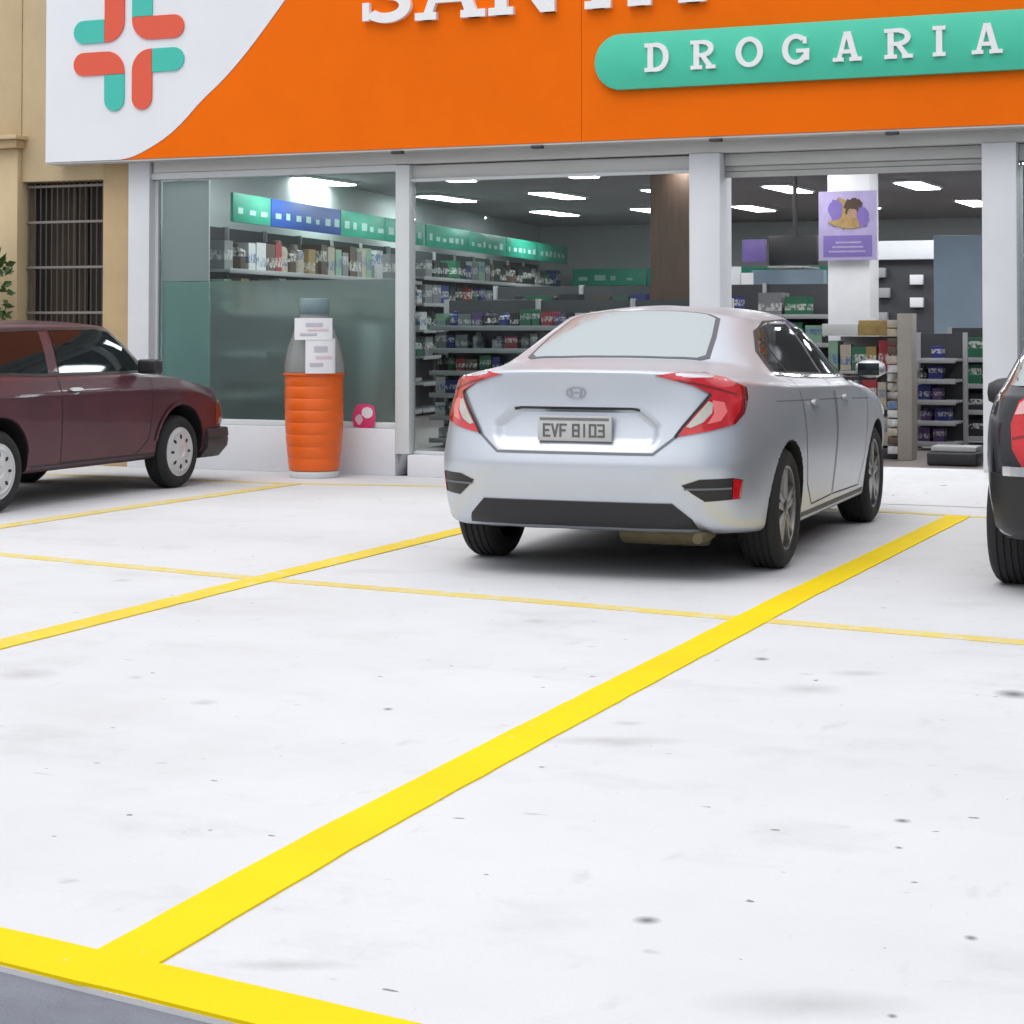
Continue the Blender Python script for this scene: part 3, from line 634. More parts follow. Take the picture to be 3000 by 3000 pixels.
# entrance display table with mixed goods
ds = tag(empty('display_stand', (-4.22, 16.35, .186)), 'low promotional display with mixed goods inside the entrance', 'display stand')
MB().box(0, .62, 0, .55, 0, .09).build('base', M['darkgrey'], ds, .006)
MB().box(0.02, .60, .50, .53, .09, 1.02).build('back_panel', M['shelf'], ds, .004)
for zz in (.12, .42, .72): MB().box(0, .62, .0, .50, zz-.012, zz+.012).build('shelf_board', M['shelf'], ds, .003)
MB().box(-.01, .30, -.02, .55, 1.03, 1.13).build('top_board', M['grey_trim'], ds, .006)
MB().box(.303, .64, -.02, .55, 1.03, 1.16).build('top_board', PM['ochre'], ds, .006)
r2 = random.Random(5)
for li, zz in enumerate((.134, .434, .734)):
    x = -4.19; cnt = 0
    while x < -3.68:
        cnt += 1; wd = r2.uniform(.07, .13); k = r2.choice(['ochre', 'brown', 'cream', 'red', 'pale green', 'dark green', 'ochre', 'red', 'white'])
        product(k, r2.choice([0, 0, 1]), (x+wd/2, 16.47, .186+zz), (wd*.94, .16, r2.uniform(.20, .275)), r2.uniform(-.1, .1), f'{k} item {ordinal(cnt)} along the {ordw[2-li]} shelf down of the entrance display', f'{k} goods of the entrance display')
        x += wd+.004
PM_beige = pmat('beige_grey_panel', (.34, .31, .27), .6, var=.2, vscale=3)
sp = tag(empty('hanging_strip_stand', (-3.50, 16.2, .186)), 'tall narrow grey stand with hanging packets beside the entrance display', 'display stand')
MB().box(-.06, .06, 0, .20, 0, 1.215).build('side_panel', PM_beige, sp, .005)
r3 = random.Random(8)
for i in range(15):
    k = r3.choice(['cream', 'white', 'red', 'brown', 'grey', 'cream'])
    MB().box(-.15, -.065, .02+r3.uniform(0, .02), .06, .05+i*.075, .05+i*.075+.062).build('packet', PM[k], sp, .004)
# rack of dark blue packages
shelf_unit('blue_rack', (-3.74, 17.6, .186), 0, .42, .35, 5, 1.05, 'narrow rack of dark blue packages near the right pillar', 'of the narrow blue rack', {'navy': 6, 'violet': 2, 'black': 2}, rnd, 0, (.08, .14))
shelf_unit('dark_rack', (-3.66, 18.6, .186), 0, .75, .4, 4, 1.1, 'dark rack behind the blue packages near the right pillar', 'of the dark rack', {'black': 5, 'dark green': 3, 'brown': 3, 'grey': 1}, rnd, 0, (.1, .18))
# low scale by the right pillar
lt = tag(empty('floor_scale', (-3.02, 15.85, .186)), 'low dark floor unit with pale top just inside the entrance by the right pillar', 'floor unit')
MB().box(-.2, .2, -.15, .15, 0, .11).build('body', M['black'], lt, .02, 3); MB().box(-.17, .19, -.13, .13, .112, .155).build('top_plate', M['shelf'], lt, .01)
# television on a ceiling drop
tv = tag(empty('television', (-5.48, 20, 2.1)), 'black television hanging from the shop ceiling seen through the entrance', 'television')
MB().box(-.26, .26, -.04, .04, -.17, .14).build('screen', M['black'], tv, .008); MB().tube([(.0, .06, .14), (.0, .06, .848)], .025, 8).build('drop_pole', M['black'], tv)
MB().box(-.2, .2, -.3, .3, -.21, -.19).build('tray', M['shelf'], tv, .004)
bs = MB().box(-6.34, -6.07, 21, 21.03, 2.0, 2.25).build('advert_screen', M['violet'], None, .004); tag(bs, 'small blue-violet advert panel left of the television', 'advert panel')
wb = tag(empty('white_notice', (-6.36, 21, 1.66)), 'white notice board left of the grey counter wall', 'notice'); MB().box(-.14, .0, 0, .03, .05, .29).build('sheet', M['paper'], wb, .003); MB().box(.004, .14, 0, .03, .0, .22).build('sheet', M['paper'], wb, .003)
gw = MB().box(-6.38, -5.55, 21.5, 21.65, .187, 1.92).build('partition', M['bluewall'], None, .006); tag(gw, 'grey blue counter partition deep in the entrance', 'partition')
# dispensary front at the back
wt = tag(empty('dispensary_front', (-5.2, 24, .186)), 'dispensary front with a white band over a dark opening', 'counter front')
MB().box(-.6, .55, 0, .1, 1.92, 2.15).build('white_band', M['sign_white'], wt, .005)
MB().box(-.6, .55, .12, .16, 0, 1.918).build('dark_back', M['shelf_dark'], wt)
for bx in (0.16, .16):
    pass
for i, (bx, bz) in enumerate(((.16, 1.66), (.16, 1.38), (-.25, 1.5), (-.3, 1.75), (-.28, 1.2))):
    MB().box(bx-.08, bx+.08, .02, .1, bz-.05, bz+.07).build('pale_box', M['paper'] if i < 2 else M['shelf'], wt, .004)
MB().box(-.6, .55, -.02, .11, 0.95, 1.0).build('counter_top', M['shelf'], wt, .005); MB().box(-.6, .55, .02, .115, 0, .948).build('counter_body', M['shelf_dark'], wt)
bw = MB().box(-4.42, -3.4, 22, 22.15, .187, 2.3).build('partition', M['bluewall'], None, .006); tag(bw, 'blue grey partition seen beside the right pillar', 'partition')
fixed = MB().box(-9.0+.3, -8.42, 16.0, 16.25, .187, 1.31).build('counter', M['iwall'], None, .02); tag(fixed, 'pale mint counter behind the frosted pane right of the bottle bin', 'counter')

# ------------------------------------------------------------------ bottle shaped collection bin
bn = tag(empty('bottle_bin', (-8.30, 14.82, 0)), 'tall bottle shaped bin of clear plastic filled orange with a white paper on its shoulder', 'bin')
ln = lambda r, h, a: (r*math.cos(a), r*math.sin(a), h)
def rib(h0, h1, r0, r1, n):
    P = []
    for i in range(n):
        for t, dr in ((0, -.005), (.12, 0), (.88, 0), (1, -.005)):
            q = (i+t)/n; P.append((r0+(r1-r0)*math.sin(min(1, q*1.6)*math.pi/2)+dr, h0+(h1-h0)*q))
    return P
MB().lathe([(0, .0), (.205, .0), (.215, .015), (.215, .05), (.20, .06), (0, .06)], 40, ln).build('base', M['alu'], bn, smooth=40)
prof = rib(.062, .885, .215, .252, 8)
MB().lathe([(0, .062)]+prof+[(0, .887)], 44, ln).build('orange_drum', M['bin_orange'], bn, smooth=50)
MB().lathe([(.255, .895), (.258, .93), (.25, 1.0), (.225, 1.12), (.17, 1.27), (.135, 1.36), (.12, 1.40)], 44, ln).build('clear_shell', M['bin_clear'], bn, smooth=60)
MB().lathe([(.0, 1.40), (.125, 1.40), (.13, 1.41), (.13, 1.52), (.12, 1.535), (0, 1.535)], 36, ln).build('cap', M['bin_blue'], bn, smooth=40)
MB().lathe([(.12, 1.30), (.125, 1.32), (.125, 1.398), (.12, 1.399)], 36, ln).build('neck', M['bin_clear'], bn, smooth=40)
MB().lathe([(.235, .875), (.2645, .876), (.267, .885), (.2645, .894), (.235, .895)], 44, ln).build('rim', M['bin_orange'], bn, smooth=50)
# paper hung round the neck, facing the forecourt; bent with the shell
def sheet(x0, x1, z0, z1, yoff, tilt):
    mb = MB(); n = 10
    for d in (0, -.002):
        for j in range(n+1):
            for i in range(n+1):
                x = x0+(x1-x0)*i/n; z = z0+(z1-z0)*j/n
                mb.v.append((x, -(math.sqrt(max(.01, .27**2-(x*.9)**2)))*(1 - max(0, z-1.0)*tilt)-yoff+d, z))
    k = (n+1)**2
    for j in range(n):
        for i in range(n):
            a = j*(n+1)+i; mb.f += [(a, a+1, a+n+2, a+n+1), (k+a, k+a+n+1, k+a+n+2, k+a+1)]
    for i in range(n):
        for a, b in ((i, i+1), (n*(n+1)+i, n*(n+1)+i+1), (i*(n+1), (i+1)*(n+1)), (i*(n+1)+n, (i+1)*(n+1)+n)): mb.f.append((a, b, k+b, k+a))
    return mb
dd = Matrix.Rotation(R(26), 4, 'Z')
for nm, arg in (('paper_sheet', (-.155, .165, 1.18, 1.365, .02, .30)), ('paper_sheet', (-.06, .19, .895, 1.19, .012, .22))):
    o = sheet(*arg).build(nm, M['paper'], bn, smooth=60); o.rotation_euler = (0, 0, R(26))
    x0_, x1_, z0_, z1_, yo_, ti_ = arg
    for q_, (u0, u1, v0, v1, mt_) in enumerate(((.3, .75, .62, .78, 'print_grey'), (.35, .9, .42, .5, 'print_pink'), (.15, .6, .2, .3, 'print_grey'))):
        sheet(x0_+(x1_-x0_)*u0, x0_+(x1_-x0_)*u1, z0_+(z1_-z0_)*v0, z0_+(z1_-z0_)*v1, yo_+.004, ti_).build('print_block', M[mt_], o)
# small pink stand-up sign on the plinth edge
pk = tag(empty('pink_notice', (-8.03, 15.225, .405)), 'small pink and white notice on the window ledge right of the bottle bin', 'notice')
MB().prism([(x_*1.0, z_) for x_, z_ in ((-.10, .012), (.10, .012), (.115, .10), (.10, .19), (.02, .215), (-.07, .20), (-.115, .11))], -.006, .006, pf).build('board', M['pink'], pk, .002)
MB().prism(blob(.035, .135, .055, .05, 20, 1, .05), -.009, -.0065, pf).build('pale_print', M['sign_white'], pk)
MB().prism(blob(-.045, .075, .035, .045, 16, 2, .15), -.009, -.0065, pf).build('pale_print', M['print_pink'], pk)
MB().box(-.06, .06, -.012, .012, 0.0, .011).build('foot', M['pink'], pk, .002)

# ------------------------------------------------------------------ cars
def catmull_body(name, loops, wheels, wr, mats, parent, creases=(), lvl=3, disp=None):
    """loops: stacked half outlines (x forward, y left >=0, z) from the floor up; last loop lies on y=0"""
    bm = bmesh.new(); rings = []; K = len(loops[0])
    for lp in loops:
        ring = [bm.verts.new(p) for p in lp]
        mir = []
        for i in range(K-2, 0, -1):
            x, y, z = lp[i]
            mir.append(ring[i] if abs(y) < 1e-6 else bm.verts.new((x, -y, z)))
        rings.append(ring+mir)
    cl = bm.edges.layers.float.new('crease_edge'); n = len(rings[0])
    for a, b in zip(rings[:-1], rings[1:]):
        for i in range(n):
            q = [a[i], a[(i+1) % n], b[(i+1) % n], b[i]]
            u = []
            for v in q:
                if v not in u: u.append(v)
            if len(u) >= 3:
                try: bm.faces.new(u)
                except ValueError: pass
    bm.faces.new(list(reversed(rings[0])))
    for (li, k0, k1, c) in creases:
        for i in range(k0, k1):
            for r_ in (rings[li],):
                for a, b in ((r_[i], r_[i+1]), (r_[(n-i) % n], r_[(n-i-1) % n])):
                    e = bm.edges.get((a, b))
                    if e: e[cl] = c
    bmesh.ops.recalc_face_normals(bm, faces=bm.faces)
    me = bpy.data.meshes.new(name); bm.to_mesh(me); bm.free()
    tmp = bpy.data.objects.new('tmp', me); col.objects.link(tmp)
    sm = tmp.modifiers.new('s', 'SUBSURF'); sm.levels = lvl; sm.render_levels = lvl
    # full body without wheel openings, for projecting parts on
    dg = bpy.context.evaluated_depsgraph_get(); full = bpy.data.meshes.new_from_object(tmp.evaluated_get(dg))
    tmp.modifiers.clear()
    if disp:
        for v in full.vertices: v.co += Vector(disp(v.co))
    tmp.data = full
    bvh = BVHTree.FromPolygons([v.co for v in full.vertices], [list(p.vertices) for p in full.polygons])
    cut = []
    for (wx, yin) in wheels:
        for s_ in (-1, 1):
            mb = MB(); prof = [(0, yin), (wr, yin), (wr, 1.4), (0, 1.4)]
            mb.lathe(prof, 56, lambda r, h, a, s_=s_, wx=wx: (wx+r*math.cos(a), s_*h, wz0+r*math.sin(a)))
            c = mb.build('cutter', None, None, weld=True); cut.append(c)
            b_ = tmp.modifiers.new('b', 'BOOLEAN'); b_.object = c; b_.operation = 'DIFFERENCE'; b_.solver = 'EXACT'
    bpy.context.view_layer.update(); dg = bpy.context.evaluated_depsgraph_get()
    res = bpy.data.meshes.new_from_object(tmp.evaluated_get(dg)); res.name = name
    for c in cut+[tmp]: bpy.data.objects.remove(c)
    res.materials.clear()
    for m in mats: res.materials.append(m)
    for p in res.polygons:
        c = p.center; p.material_index = 0
        for (wx, yin) in wheels:
            if math.hypot(c.x-wx, c.z-wz0) < wr+.004 and abs(c.y) > yin-.004: p.material_index = 1
        if c.z < .235 and p.normal.z < -.5: p.material_index = 1
    o = link('body', res, None, parent, 38)
    return o, bvh
wz0 = .32

def frame(kind, ang=0., O=(0, 0), side=1):
    """projection frames on a car: returns fn(a,b) -> (origin, direction)"""
    if kind == 'rear': return lambda a, b: (Vector((-2, a, b)), Vector((1, 0, 0)))
    if kind == 'front': return lambda a, b: (Vector((8, a, b)), Vector((-1, 0, 0)))
    if kind == 'side': return lambda a, b: (Vector((a, side*3, b)), Vector((0, -side, 0)))
    if kind == 'top': return lambda a, b: (Vector((a, b*side, 4)), Vector((0, 0, -1)))
    if kind == 'obl':      # looking at the rear corner; a grows outwards
        d = Vector((math.cos(ang), -side*math.sin(ang), 0)); s_ = Vector((math.sin(ang), side*math.cos(ang), 0))
        o = Vector((O[0], O[1]*side, 0))
        return lambda a, b: (o+s_*a+Vector((0, 0, b))-d*3, d)

def chaikin(P, it=1, closed=True):
    for _ in range(it):
        Q = []
        n = len(P)
        for i in range(n):
            a, b = P[i], P[(i+1) % n]
            Q += [(a[0]*.75+b[0]*.25, a[1]*.75+b[1]*.25), (a[0]*.25+b[0]*.75, a[1]*.25+b[1]*.75)]
        P = Q
    return P

def patch(name, bvh, poly, fr, mat, parent, off=.004, thick=.012, grid=.035, rnd_it=0, smooth=50):
    if rnd_it: poly = chaikin(poly, rnd_it)
    bm = bmesh.new(); bm.faces.new([bm.verts.new((a, b, 0)) for a, b in poly])
    for ax in (0, 1):
        lo, hi = min(p[ax] for p in poly), max(p[ax] for p in poly)
        n = int((hi-lo)/grid)
        for i in range(1, n+1):
            t = lo+(hi-lo)*i/(n+1); co = Vector((t, 0, 0)) if ax == 0 else Vector((0, t, 0)); no = Vector((1, 0, 0)) if ax == 0 else Vector((0, 1, 0))
            bmesh.ops.bisect_plane(bm, geom=bm.verts[:]+bm.edges[:]+bm.faces[:], plane_co=co, plane_no=no, dist=1e-5)
    dirs = {}; last = None
    for v in bm.verts:
        o, d = fr(v.co.x, v.co.y); h = bvh.ray_cast(o, d)
        if h[0] is None:
            h = bvh.find_nearest(o+d*3)
        v.co = h[0]-d*off; dirs[v] = d
    d0 = fr(0, 0)[1]
    bnd = [e for e in bm.edges if e.is_boundary]
    low = {}
    for e in bnd:
        for v in e.verts:
            if v not in low: low[v] = bm.verts.new(v.co+dirs[v]*thick)
    for e in bnd:
        a, b = e.verts; bm.faces.new((a, b, low[b], low[a]))
    bmesh.ops.triangulate(bm, faces=[f for f in bm.faces if len(f.verts) > 4])
    bmesh.ops.recalc_face_normals(bm, faces=bm.faces)
    s_ = sum(f.normal.dot(d0)*f.calc_area() for f in bm.faces)
    if s_ > 0: bmesh.ops.reverse_faces(bm, faces=bm.faces)
    me = bpy.data.meshes.new(name); bm.to_mesh(me); bm.free()
    return link(name, me, mat, parent, smooth)

def seam(name, bvh, pts, fr, wd, mat, parent, off=.002, closed=False, grid=.04, thick=.004):
    P = [Vector((a, b, 0)) for a, b in pts]
    fine = []
    rng = list(zip(P[:-1], P[1:])) + ([(P[-1], P[0])] if closed else [])
    for a, b in rng:
        n = max(1, int((b-a).length/grid)); fine += [a.lerp(b, i/n) for i in range(n)]
    if not closed: fine.append(P[-1])
    mb = MB(); n = len(fine)
    for i, p in enumerate(fine):
        q0 = fine[i-1] if (closed or i) else fine[0]; q1 = fine[(i+1) % n] if (closed or i < n-1) else fine[-1]
        t = (q1-q0).normalized(); nr = Vector((-t.y, t.x, 0))
        for s_ in (-1, 1):
            q = p+nr*s_*wd/2; o, d = fr(q.x, q.y); h = bvh.ray_cast(o, d)
            if h[0] is None: h = bvh.find_nearest(o+d*3)
            mb.v.append(tuple(h[0]-d*off))
    for i in range(n if closed else n-1):
        j = (i+1) % n; mb.f.append((2*i, 2*j, 2*j+1, 2*i+1))
    o = mb.build(name, mat, parent)
    d0 = fr(0, 0)[1]
    if sum(p.normal.dot(d0)*p.area for p in o.data.polygons) > 0: o.data.flip_normals()
    return o

def wheel(parent, x, y, r, wd, rimr, style, side):
    """wheel standing at (x,y) with its face towards side*y"""
    f = lambda rr, h, a: (rr*math.cos(a), side*h, rr*math.sin(a))
    hw = wd/2
    # rim is the part, the tyre its sub-part
    mb = MB()
    mb.lathe([(0, -.02), (rimr*.97, -.02), (rimr*.97, hw-.02), (rimr+.004, hw-.008), (rimr*.955, hw-.012), (rimr*.93, hw-.03), (rimr*.92, .0), (0, .0)], 48, f)
    if style == 'alloy':
        for i in range(5):
            a = 2*math.pi*i/5+.3
            for da in (-.17, .17):
                Mx = Matrix.Rotation(-(a+da), 4, 'Y')
                b = len(mb.v); z0, z1 = rimr*.14, rimr*.95
                pts = [(-.028, z0), (.028, z0), (.018, z1), (-.018, z1)]
                for h, sc_ in ((hw-.05, 1.25), (hw-.016, .8)):
                    for px, pz in pts:
                        v = Mx @ Vector((pz, 0, px*sc_)); mb.v.append((v.x, side*h, v.z))
                mb.f += [(b+4, b+5, b+6, b+7)]+[(b+k, b+(k+1) % 4, b+4+(k+1) % 4, b+4+k) for k in range(4)]
        mb.lathe([(rimr*.20, hw-.05), (rimr*.20, hw-.016), (rimr*.14, hw-.01), (0, hw-.01)], 24, f)
    else:
        prof = [(rimr*.96, hw-.012), (rimr*.80, hw+.002), (rimr*.74, hw-.006), (rimr*.45, hw+.006), (rimr*.30, hw+.012), (rimr*.22, hw+.012), (rimr*.18, hw+.004), (0, hw+.004)]
        mb.lathe(prof, 48, f)
    rim = mb.build('wheel', M['alloy'] if style == 'alloy' else M['hubcap'], parent, smooth=35)
    rim.location = (x, y, r)
    if style != 'alloy':
        for i in range(8):
            a = 2*math.pi*i/8; sl = MB()
            sl.prism([(rimr*.60+rimr*.10*math.cos(t), rimr*.055*math.sin(t)) for t in [k*math.pi/6 for k in range(12)]], hw-.002, hw+.006, lambda u, v, d, a=a: (u*math.cos(a)-v*math.sin(a), side*d, u*math.sin(a)+v*math.cos(a)))
            sl.build('vent_slot', M['seam'], rim)
    tp = [(rimr*.96, -hw+.02), (rimr+.01, -hw), (r-.05, -hw-.006), (r-.018, -hw+.012), (r-.002, -hw+.035)]
    ng = 4; span = 2*(hw-.035)
    for i in range(ng):
        c = -hw+.035+span*(i+.5)/ng
        tp += [(r, c-.006), (r-.007, c-.004), (r-.007, c+.004), (r, c+.006)]
    tp += [(r-.002, hw-.035), (r-.018, hw-.012), (r-.05, hw+.006), (rimr+.012, hw), (rimr*.985, hw-.012), (rimr*.96, hw-.02)]
    tb = MB(); tb.lathe(tp, 64, f)
    tb.build('tyre', M['rubber'], rim, smooth=40)
    return rim

def place_car(root_name, axle_world, axle_x, heading, label):
    h = R(heading); fx, fy = -math.sin(h), math.cos(h)
    return tag(empty(root_name, (axle_world[0]-fx*axle_x, axle_world[1]-fy*axle_x, 0), R(90)+h), label, 'car')

# ---- silver sedan
def sedan():
    t = place_car('parked_sedan', (-3.77, 10.29), .98, 3, 'silver four-door sedan with red tail lights parked in the middle bay')
    L = []
    def loop(rear, side, front): L.append(rear+side+front)
    sx = [.98, 1.6, 2.3, 3.0, 3.62]
    loop([(.26, 0, .20), (.26, .35, .20), (.28, .55, .20), (.34, .68, .20), (.46, .76, .19)], [(x, .80, .165) for x in sx], [(4.1, .76, .21), (4.3, .62, .21), (4.38, .5, .21), (4.42, .25, .21), (4.43, 0, .21)])
    loop([(.11, 0, .29), (.11, .38, .29), (.14, .60, .29), (.25, .76, .28), (.44, .855, .27)], [(x, .885, .215) for x in sx], [(4.15, .85, .25), (4.42, .72, .25), (4.5, .55, .25), (4.54, .28, .25), (4.55, 0, .25)])
    loop([(.035, 0, .43), (.04, .38, .43), (.08, .60, .43), (.195, .775, .43), (.42, .88, .42)], [(x, .912, .42) for x in sx], [(4.18, .88, .42), (4.46, .75, .42), (4.55, .57, .42), (4.59, .28, .42), (4.60, 0, .42)])
    loop([(.0, 0, .59), (.008, .38, .59), (.05, .60, .59), (.17, .775, .59), (.40, .885, .59)], [(x, .93, .60) for x in sx], [(4.18, .90, .58), (4.46, .76, .56), (4.55, .58, .55), (4.59, .28, .55), (4.60, 0, .55)])
    loop([(.018, 0, .655), (.026, .38, .655), (.066, .595, .66), (.18, .762, .67), (.41, .878, .68)], [(x, .932, .70) for x in sx], [(4.17, .90, .66), (4.44, .76, .63), (4.53, .58, .62), (4.57, .28, .62), (4.58, 0, .62)])
    loop([(.085, 0, .88), (.093, .38, .88), (.125, .575, .88), (.225, .735, .87), (.43, .858, .86)], [(x, .925, .845) for x in sx], [(4.15, .88, .76), (4.40, .75, .70), (4.50, .57, .68), (4.54, .28, .68), (4.55, 0, .68)])
    loop([(.065, 0, 1.082), (.08, .36, 1.08), (.135, .55, 1.068), (.26, .70, 1.045), (.46, .815, 1.02)], [(.98, .885, .985), (1.6, .902, .965), (2.3, .905, .945), (3.0, .90, .925), (3.62, .885, .90)], [(4.12, .83, .83), (4.34, .70, .77), (4.43, .53, .745), (4.47, .27, .74), (4.48, 0, .74)])
    loop([(.68, 0, 1.128), (.69, .33, 1.123), (.72, .50, 1.115), (.79, .615, 1.10), (.90, .715, 1.07)], [(1.12, .80, 1.035), (1.6, .828, 1.01), (2.3, .84, .985), (2.95, .825, .96)]+[(3.32, .75, .955)], [(3.48, .66, .96), (3.56, .52, .965), (3.61, .35, .97), (3.64, .18, .975), (3.65, 0, .978)])
    loop([(1.0, 0, 1.278), (1.01, .30, 1.272), (1.04, .45, 1.26), (1.11, .55, 1.24), (1.23, .625, 1.215)], [(1.42, .68, 1.20), (1.78, .708, 1.195), (2.3, .722, 1.19), (2.75, .705, 1.175), (3.0, .65, 1.17)], [(3.09, .56, 1.175), (3.15, .44, 1.18), (3.18, .3, 1.185), (3.2, .15, 1.19), (3.2, 0, 1.19)])
    loop([(1.34, 0, 1.392), (1.35, .27, 1.387), (1.38, .41, 1.375), (1.45, .50, 1.358), (1.56, .55, 1.348)], [(1.72, .575, 1.346), (1.97, .595, 1.355), (2.3, .605, 1.36), (2.55, .59, 1.35), (2.66, .545, 1.345)], [(2.70, .47, 1.35), (2.73, .37, 1.36), (2.75, .26, 1.365), (2.76, .13, 1.37), (2.76, 0, 1.372)])
    loop([(1.58, 0, 1.422), (1.59, .18, 1.42), (1.62, .27, 1.412), (1.67, .33, 1.406), (1.75, .37, 1.404)], [(1.85, .39, 1.406), (2.0, .405, 1.41), (2.2, .41, 1.414), (2.35, .395, 1.41), (2.42, .36, 1.406)], [(2.45, .31, 1.406), (2.48, .25, 1.408), (2.50, .17, 1.41), (2.51, .09, 1.412), (2.52, 0, 1.413)])
    L.append([(1.8+.55*i/14, 0, 1.430) for i in range(15)])
    cr = [(6, 0, 4, .75), (6, 4, 5, .5), (6, 5, 9, .45), (4, 0, 4, .35), (3, 0, 4, .3), (1, 0, 14, .4), (7, 0, 4, .5), (9, 0, 4, .8), (9, 4, 5, .4)]
    def recess(c):
        # sunken number plate field of the boot lid
        if c.x > .3 or not .64 < c.z < .92: return (0, 0, 0)
        wtop = .44-.10*max(0, (c.z-.80)/.08) if c.z > .80 else .44-.03*max(0, (.74-c.z)/.06)
        ss = lambda e0, e1, v: max(0, min(1, (v-e0)/(e1-e0)))
        k = ss(wtop+.005, wtop-.03, abs(c.y))*ss(.885, .868, c.z)*ss(.675, .72, c.z)
        return (.030*k, 0, 0)
    body, bvh = catmull_body('sedan_body', L, [(.98, .60), (3.62, .60)], .365, [M['silver'], M['black']], t, cr, 4, recess)
    rear = frame('rear')
    # boot lid gap
    lid = [(.54, .755), (.42, .658), (-.42, .658), (-.54, .755)]
    seam('boot_gap', bvh, lid, rear, .014, M['seam_soft'], body)
    hs_ = seam('garnish_underside', bvh, [(-.34, .876), (-.3, .884), (.3, .884), (.34, .876)], rear, .014, M['darkgrey'], body, .004)  # dark strip drawn for the garnish underside above the plate
    # number plate with illegible dark marks
    xp = min(bvh.ray_cast(Vector((-2, a_, b_)), Vector((1, 0, 0)))[0].x for a_ in (-.2, 0, .2) for b_ in (.716, .78, .846))-.014
    pl = MB().box(xp-.005, xp+.02, -.2, .2, .716, .846).build('number_plate', M['plate'], t, .004)
    def flat(name, pts, wd, mat_, dx):
        P_ = [Vector((a_, b_)) for a_, b_ in pts]
        mb_ = MB()
        for p_, q_ in zip(P_[:-1], P_[1:]):
            d_ = (q_-p_).normalized()*wd/2; n_ = Vector((-d_.y, d_.x))
            mb_.prism([tuple(p_-d_+n_), tuple(q_+d_+n_), tuple(q_+d_-n_), tuple(p_-d_-n_)], xp-.0065-dx, xp-.004, lambda a_, b_, d__: (d__, a_, b_)); dx += .0003
        return mb_.build(name, mat_, pl)
    sq_ = [(0, 0), (1, 0), (1, 1), (0, 1), (0, 0)]
    chars = [[[(1, 1), (0, 1), (0, 0), (1, 0)], [(0, .5), (.8, .5)]], [[(0, 1), (.5, 0), (1, 1)]], [[(1, 1), (0, 1), (0, 0)], [(0, .5), (.8, .5)]], None,
             [sq_, [(0, .5), (1, .5)]], [[(.5, 0), (.5, 1)]], [sq_], [[(0, 1), (1, 1), (1, 0), (0, 0)], [(.2, .5), (1, .5)]]]
    x = .165
    for c_ in chars:
        if c_ is None: x -= .024; continue
        for q_, ln_ in enumerate(c_): flat('plate_mark', [(x-u*.030, .742+v*.058) for u, v in ln_], .011, M['platetxt'], .001*q_)
        x -= .045
    flat('plate_band', [(-.18, .829), (.18, .829)], .014, M['seam_soft'], 0)
    # emblem on the boot lid: rounded frame with an H-like mark
    em = seam('boot_emblem', bvh, chaikin([(-.045, .935), (.045, .935), (.052, 1.0-.012), (-.052, 1.0-.012)], 2), rear, .007, M['chrome'], t, .009, closed=True, grid=.02)
    for a, b in (((-.024, .94), (-.03, .983)), ((.024, .94), (.03, .983)), ((-.027, .962), (.027, .962))): seam('emblem_bar', bvh, [a, b], rear, .008, M['chrome'], em, .0095, grid=.02)
    # tail lights
    tl = [(-.385, 1.055), (-.265, 1.072), (-.132, 1.070), (-.013, 1.040), (.093, .990), (.100, .934), (.079, .859), (.026, .806), (-.106, .776), (-.279, .749), (-.239, .80), (-.093, .96), (-.186, 1.003)]
    for s_ in (-1, 1):
        fo = frame('obl', R(16.8), (.15, .8), s_)
        lp = patch('tail_light', bvh, tl, fo, M['redlens'], t, .012, .03, .03)
        patch('reversing_lens', bvh, [(-.228, .797), (-.112, .925), (-.088, .915), (-.095, .865), (-.14, .82), (-.205, .792)], fo, M['clearlens'], lp, .0155, .004, .03)
        patch('inner_glow', bvh, [(-.092, .93), (-.03, .918), (-.015, .87), (-.05, .825), (-.12, .81), (-.085, .86)], fo, M['pinkglow'], lp, .0150, .004, .03)  # pink patch painted in for the glow inside the lamp
        patch('lamp_rim', bvh, [(.093, .990), (.100, .934), (.079, .859), (.026, .806), (.014, .818), (.052, .866), (.070, .934), (.062, .998)], fo, M['darkred'], lp, .0150, .004, .03)
        seam('lamp_division', bvh, [(-.27, 1.03), (-.16, 1.01), (-.06, .985), (.04, .955)], fo, .010, M['darkred'], lp, .0145)
        seam('lamp_gap', bvh, [(-.285, .745), (-.243, .80), (-.097, .962)], fo, .014, M['seam'], lp, .0135)
        vt = patch('bumper_vent', bvh, [(-.253, .503), (-.16, .533), (.012, .536), (.065, .523), (.052, .428), (-.134, .419), (-.2, .462)], fo, M['black'], t, .004, .012, .04)
        patch('reflector', bvh, [(.012, .533), (.063, .520), (.050, .431), (.008, .428)], fo, M['redlens'], vt, .009, .006, .04)
        seam('vent_blade', bvh, [(-.24, .484), (.005, .484)], fo, .010, M['seam_soft'], vt, .008)
    patch('diffuser', bvh, [(.51, .408), (-.51, .408), (-.60, .325), (-.63, .25), (.63, .25), (.60, .325)], rear, M['black'], t, .006, .03, .03)
    # rear window
    top = frame('top')
    patch('rear_window_surround', bvh, [(.728, -.485), (.70, -.3), (.692, 0), (.70, .3), (.728, .485), (.785, .522), (1.05, .49), (1.325, .442), (1.352, .378), (1.357, 0), (1.352, -.378), (1.325, -.442), (1.05, -.49), (.785, -.522)], top, M['surround'], t, .003, .01, .06)
    rw = patch('rear_window', bvh, [(.745, -.46), (.715, -.3), (.705, 0), (.715, .3), (.745, .46), (.80, .495), (1.05, .465), (1.30, .42), (1.33, .36), (1.335, 0), (1.33, -.36), (1.30, -.42), (1.05, -.465), (.80, -.495)], top, M['rearglass'], t, .006, .004, .05)
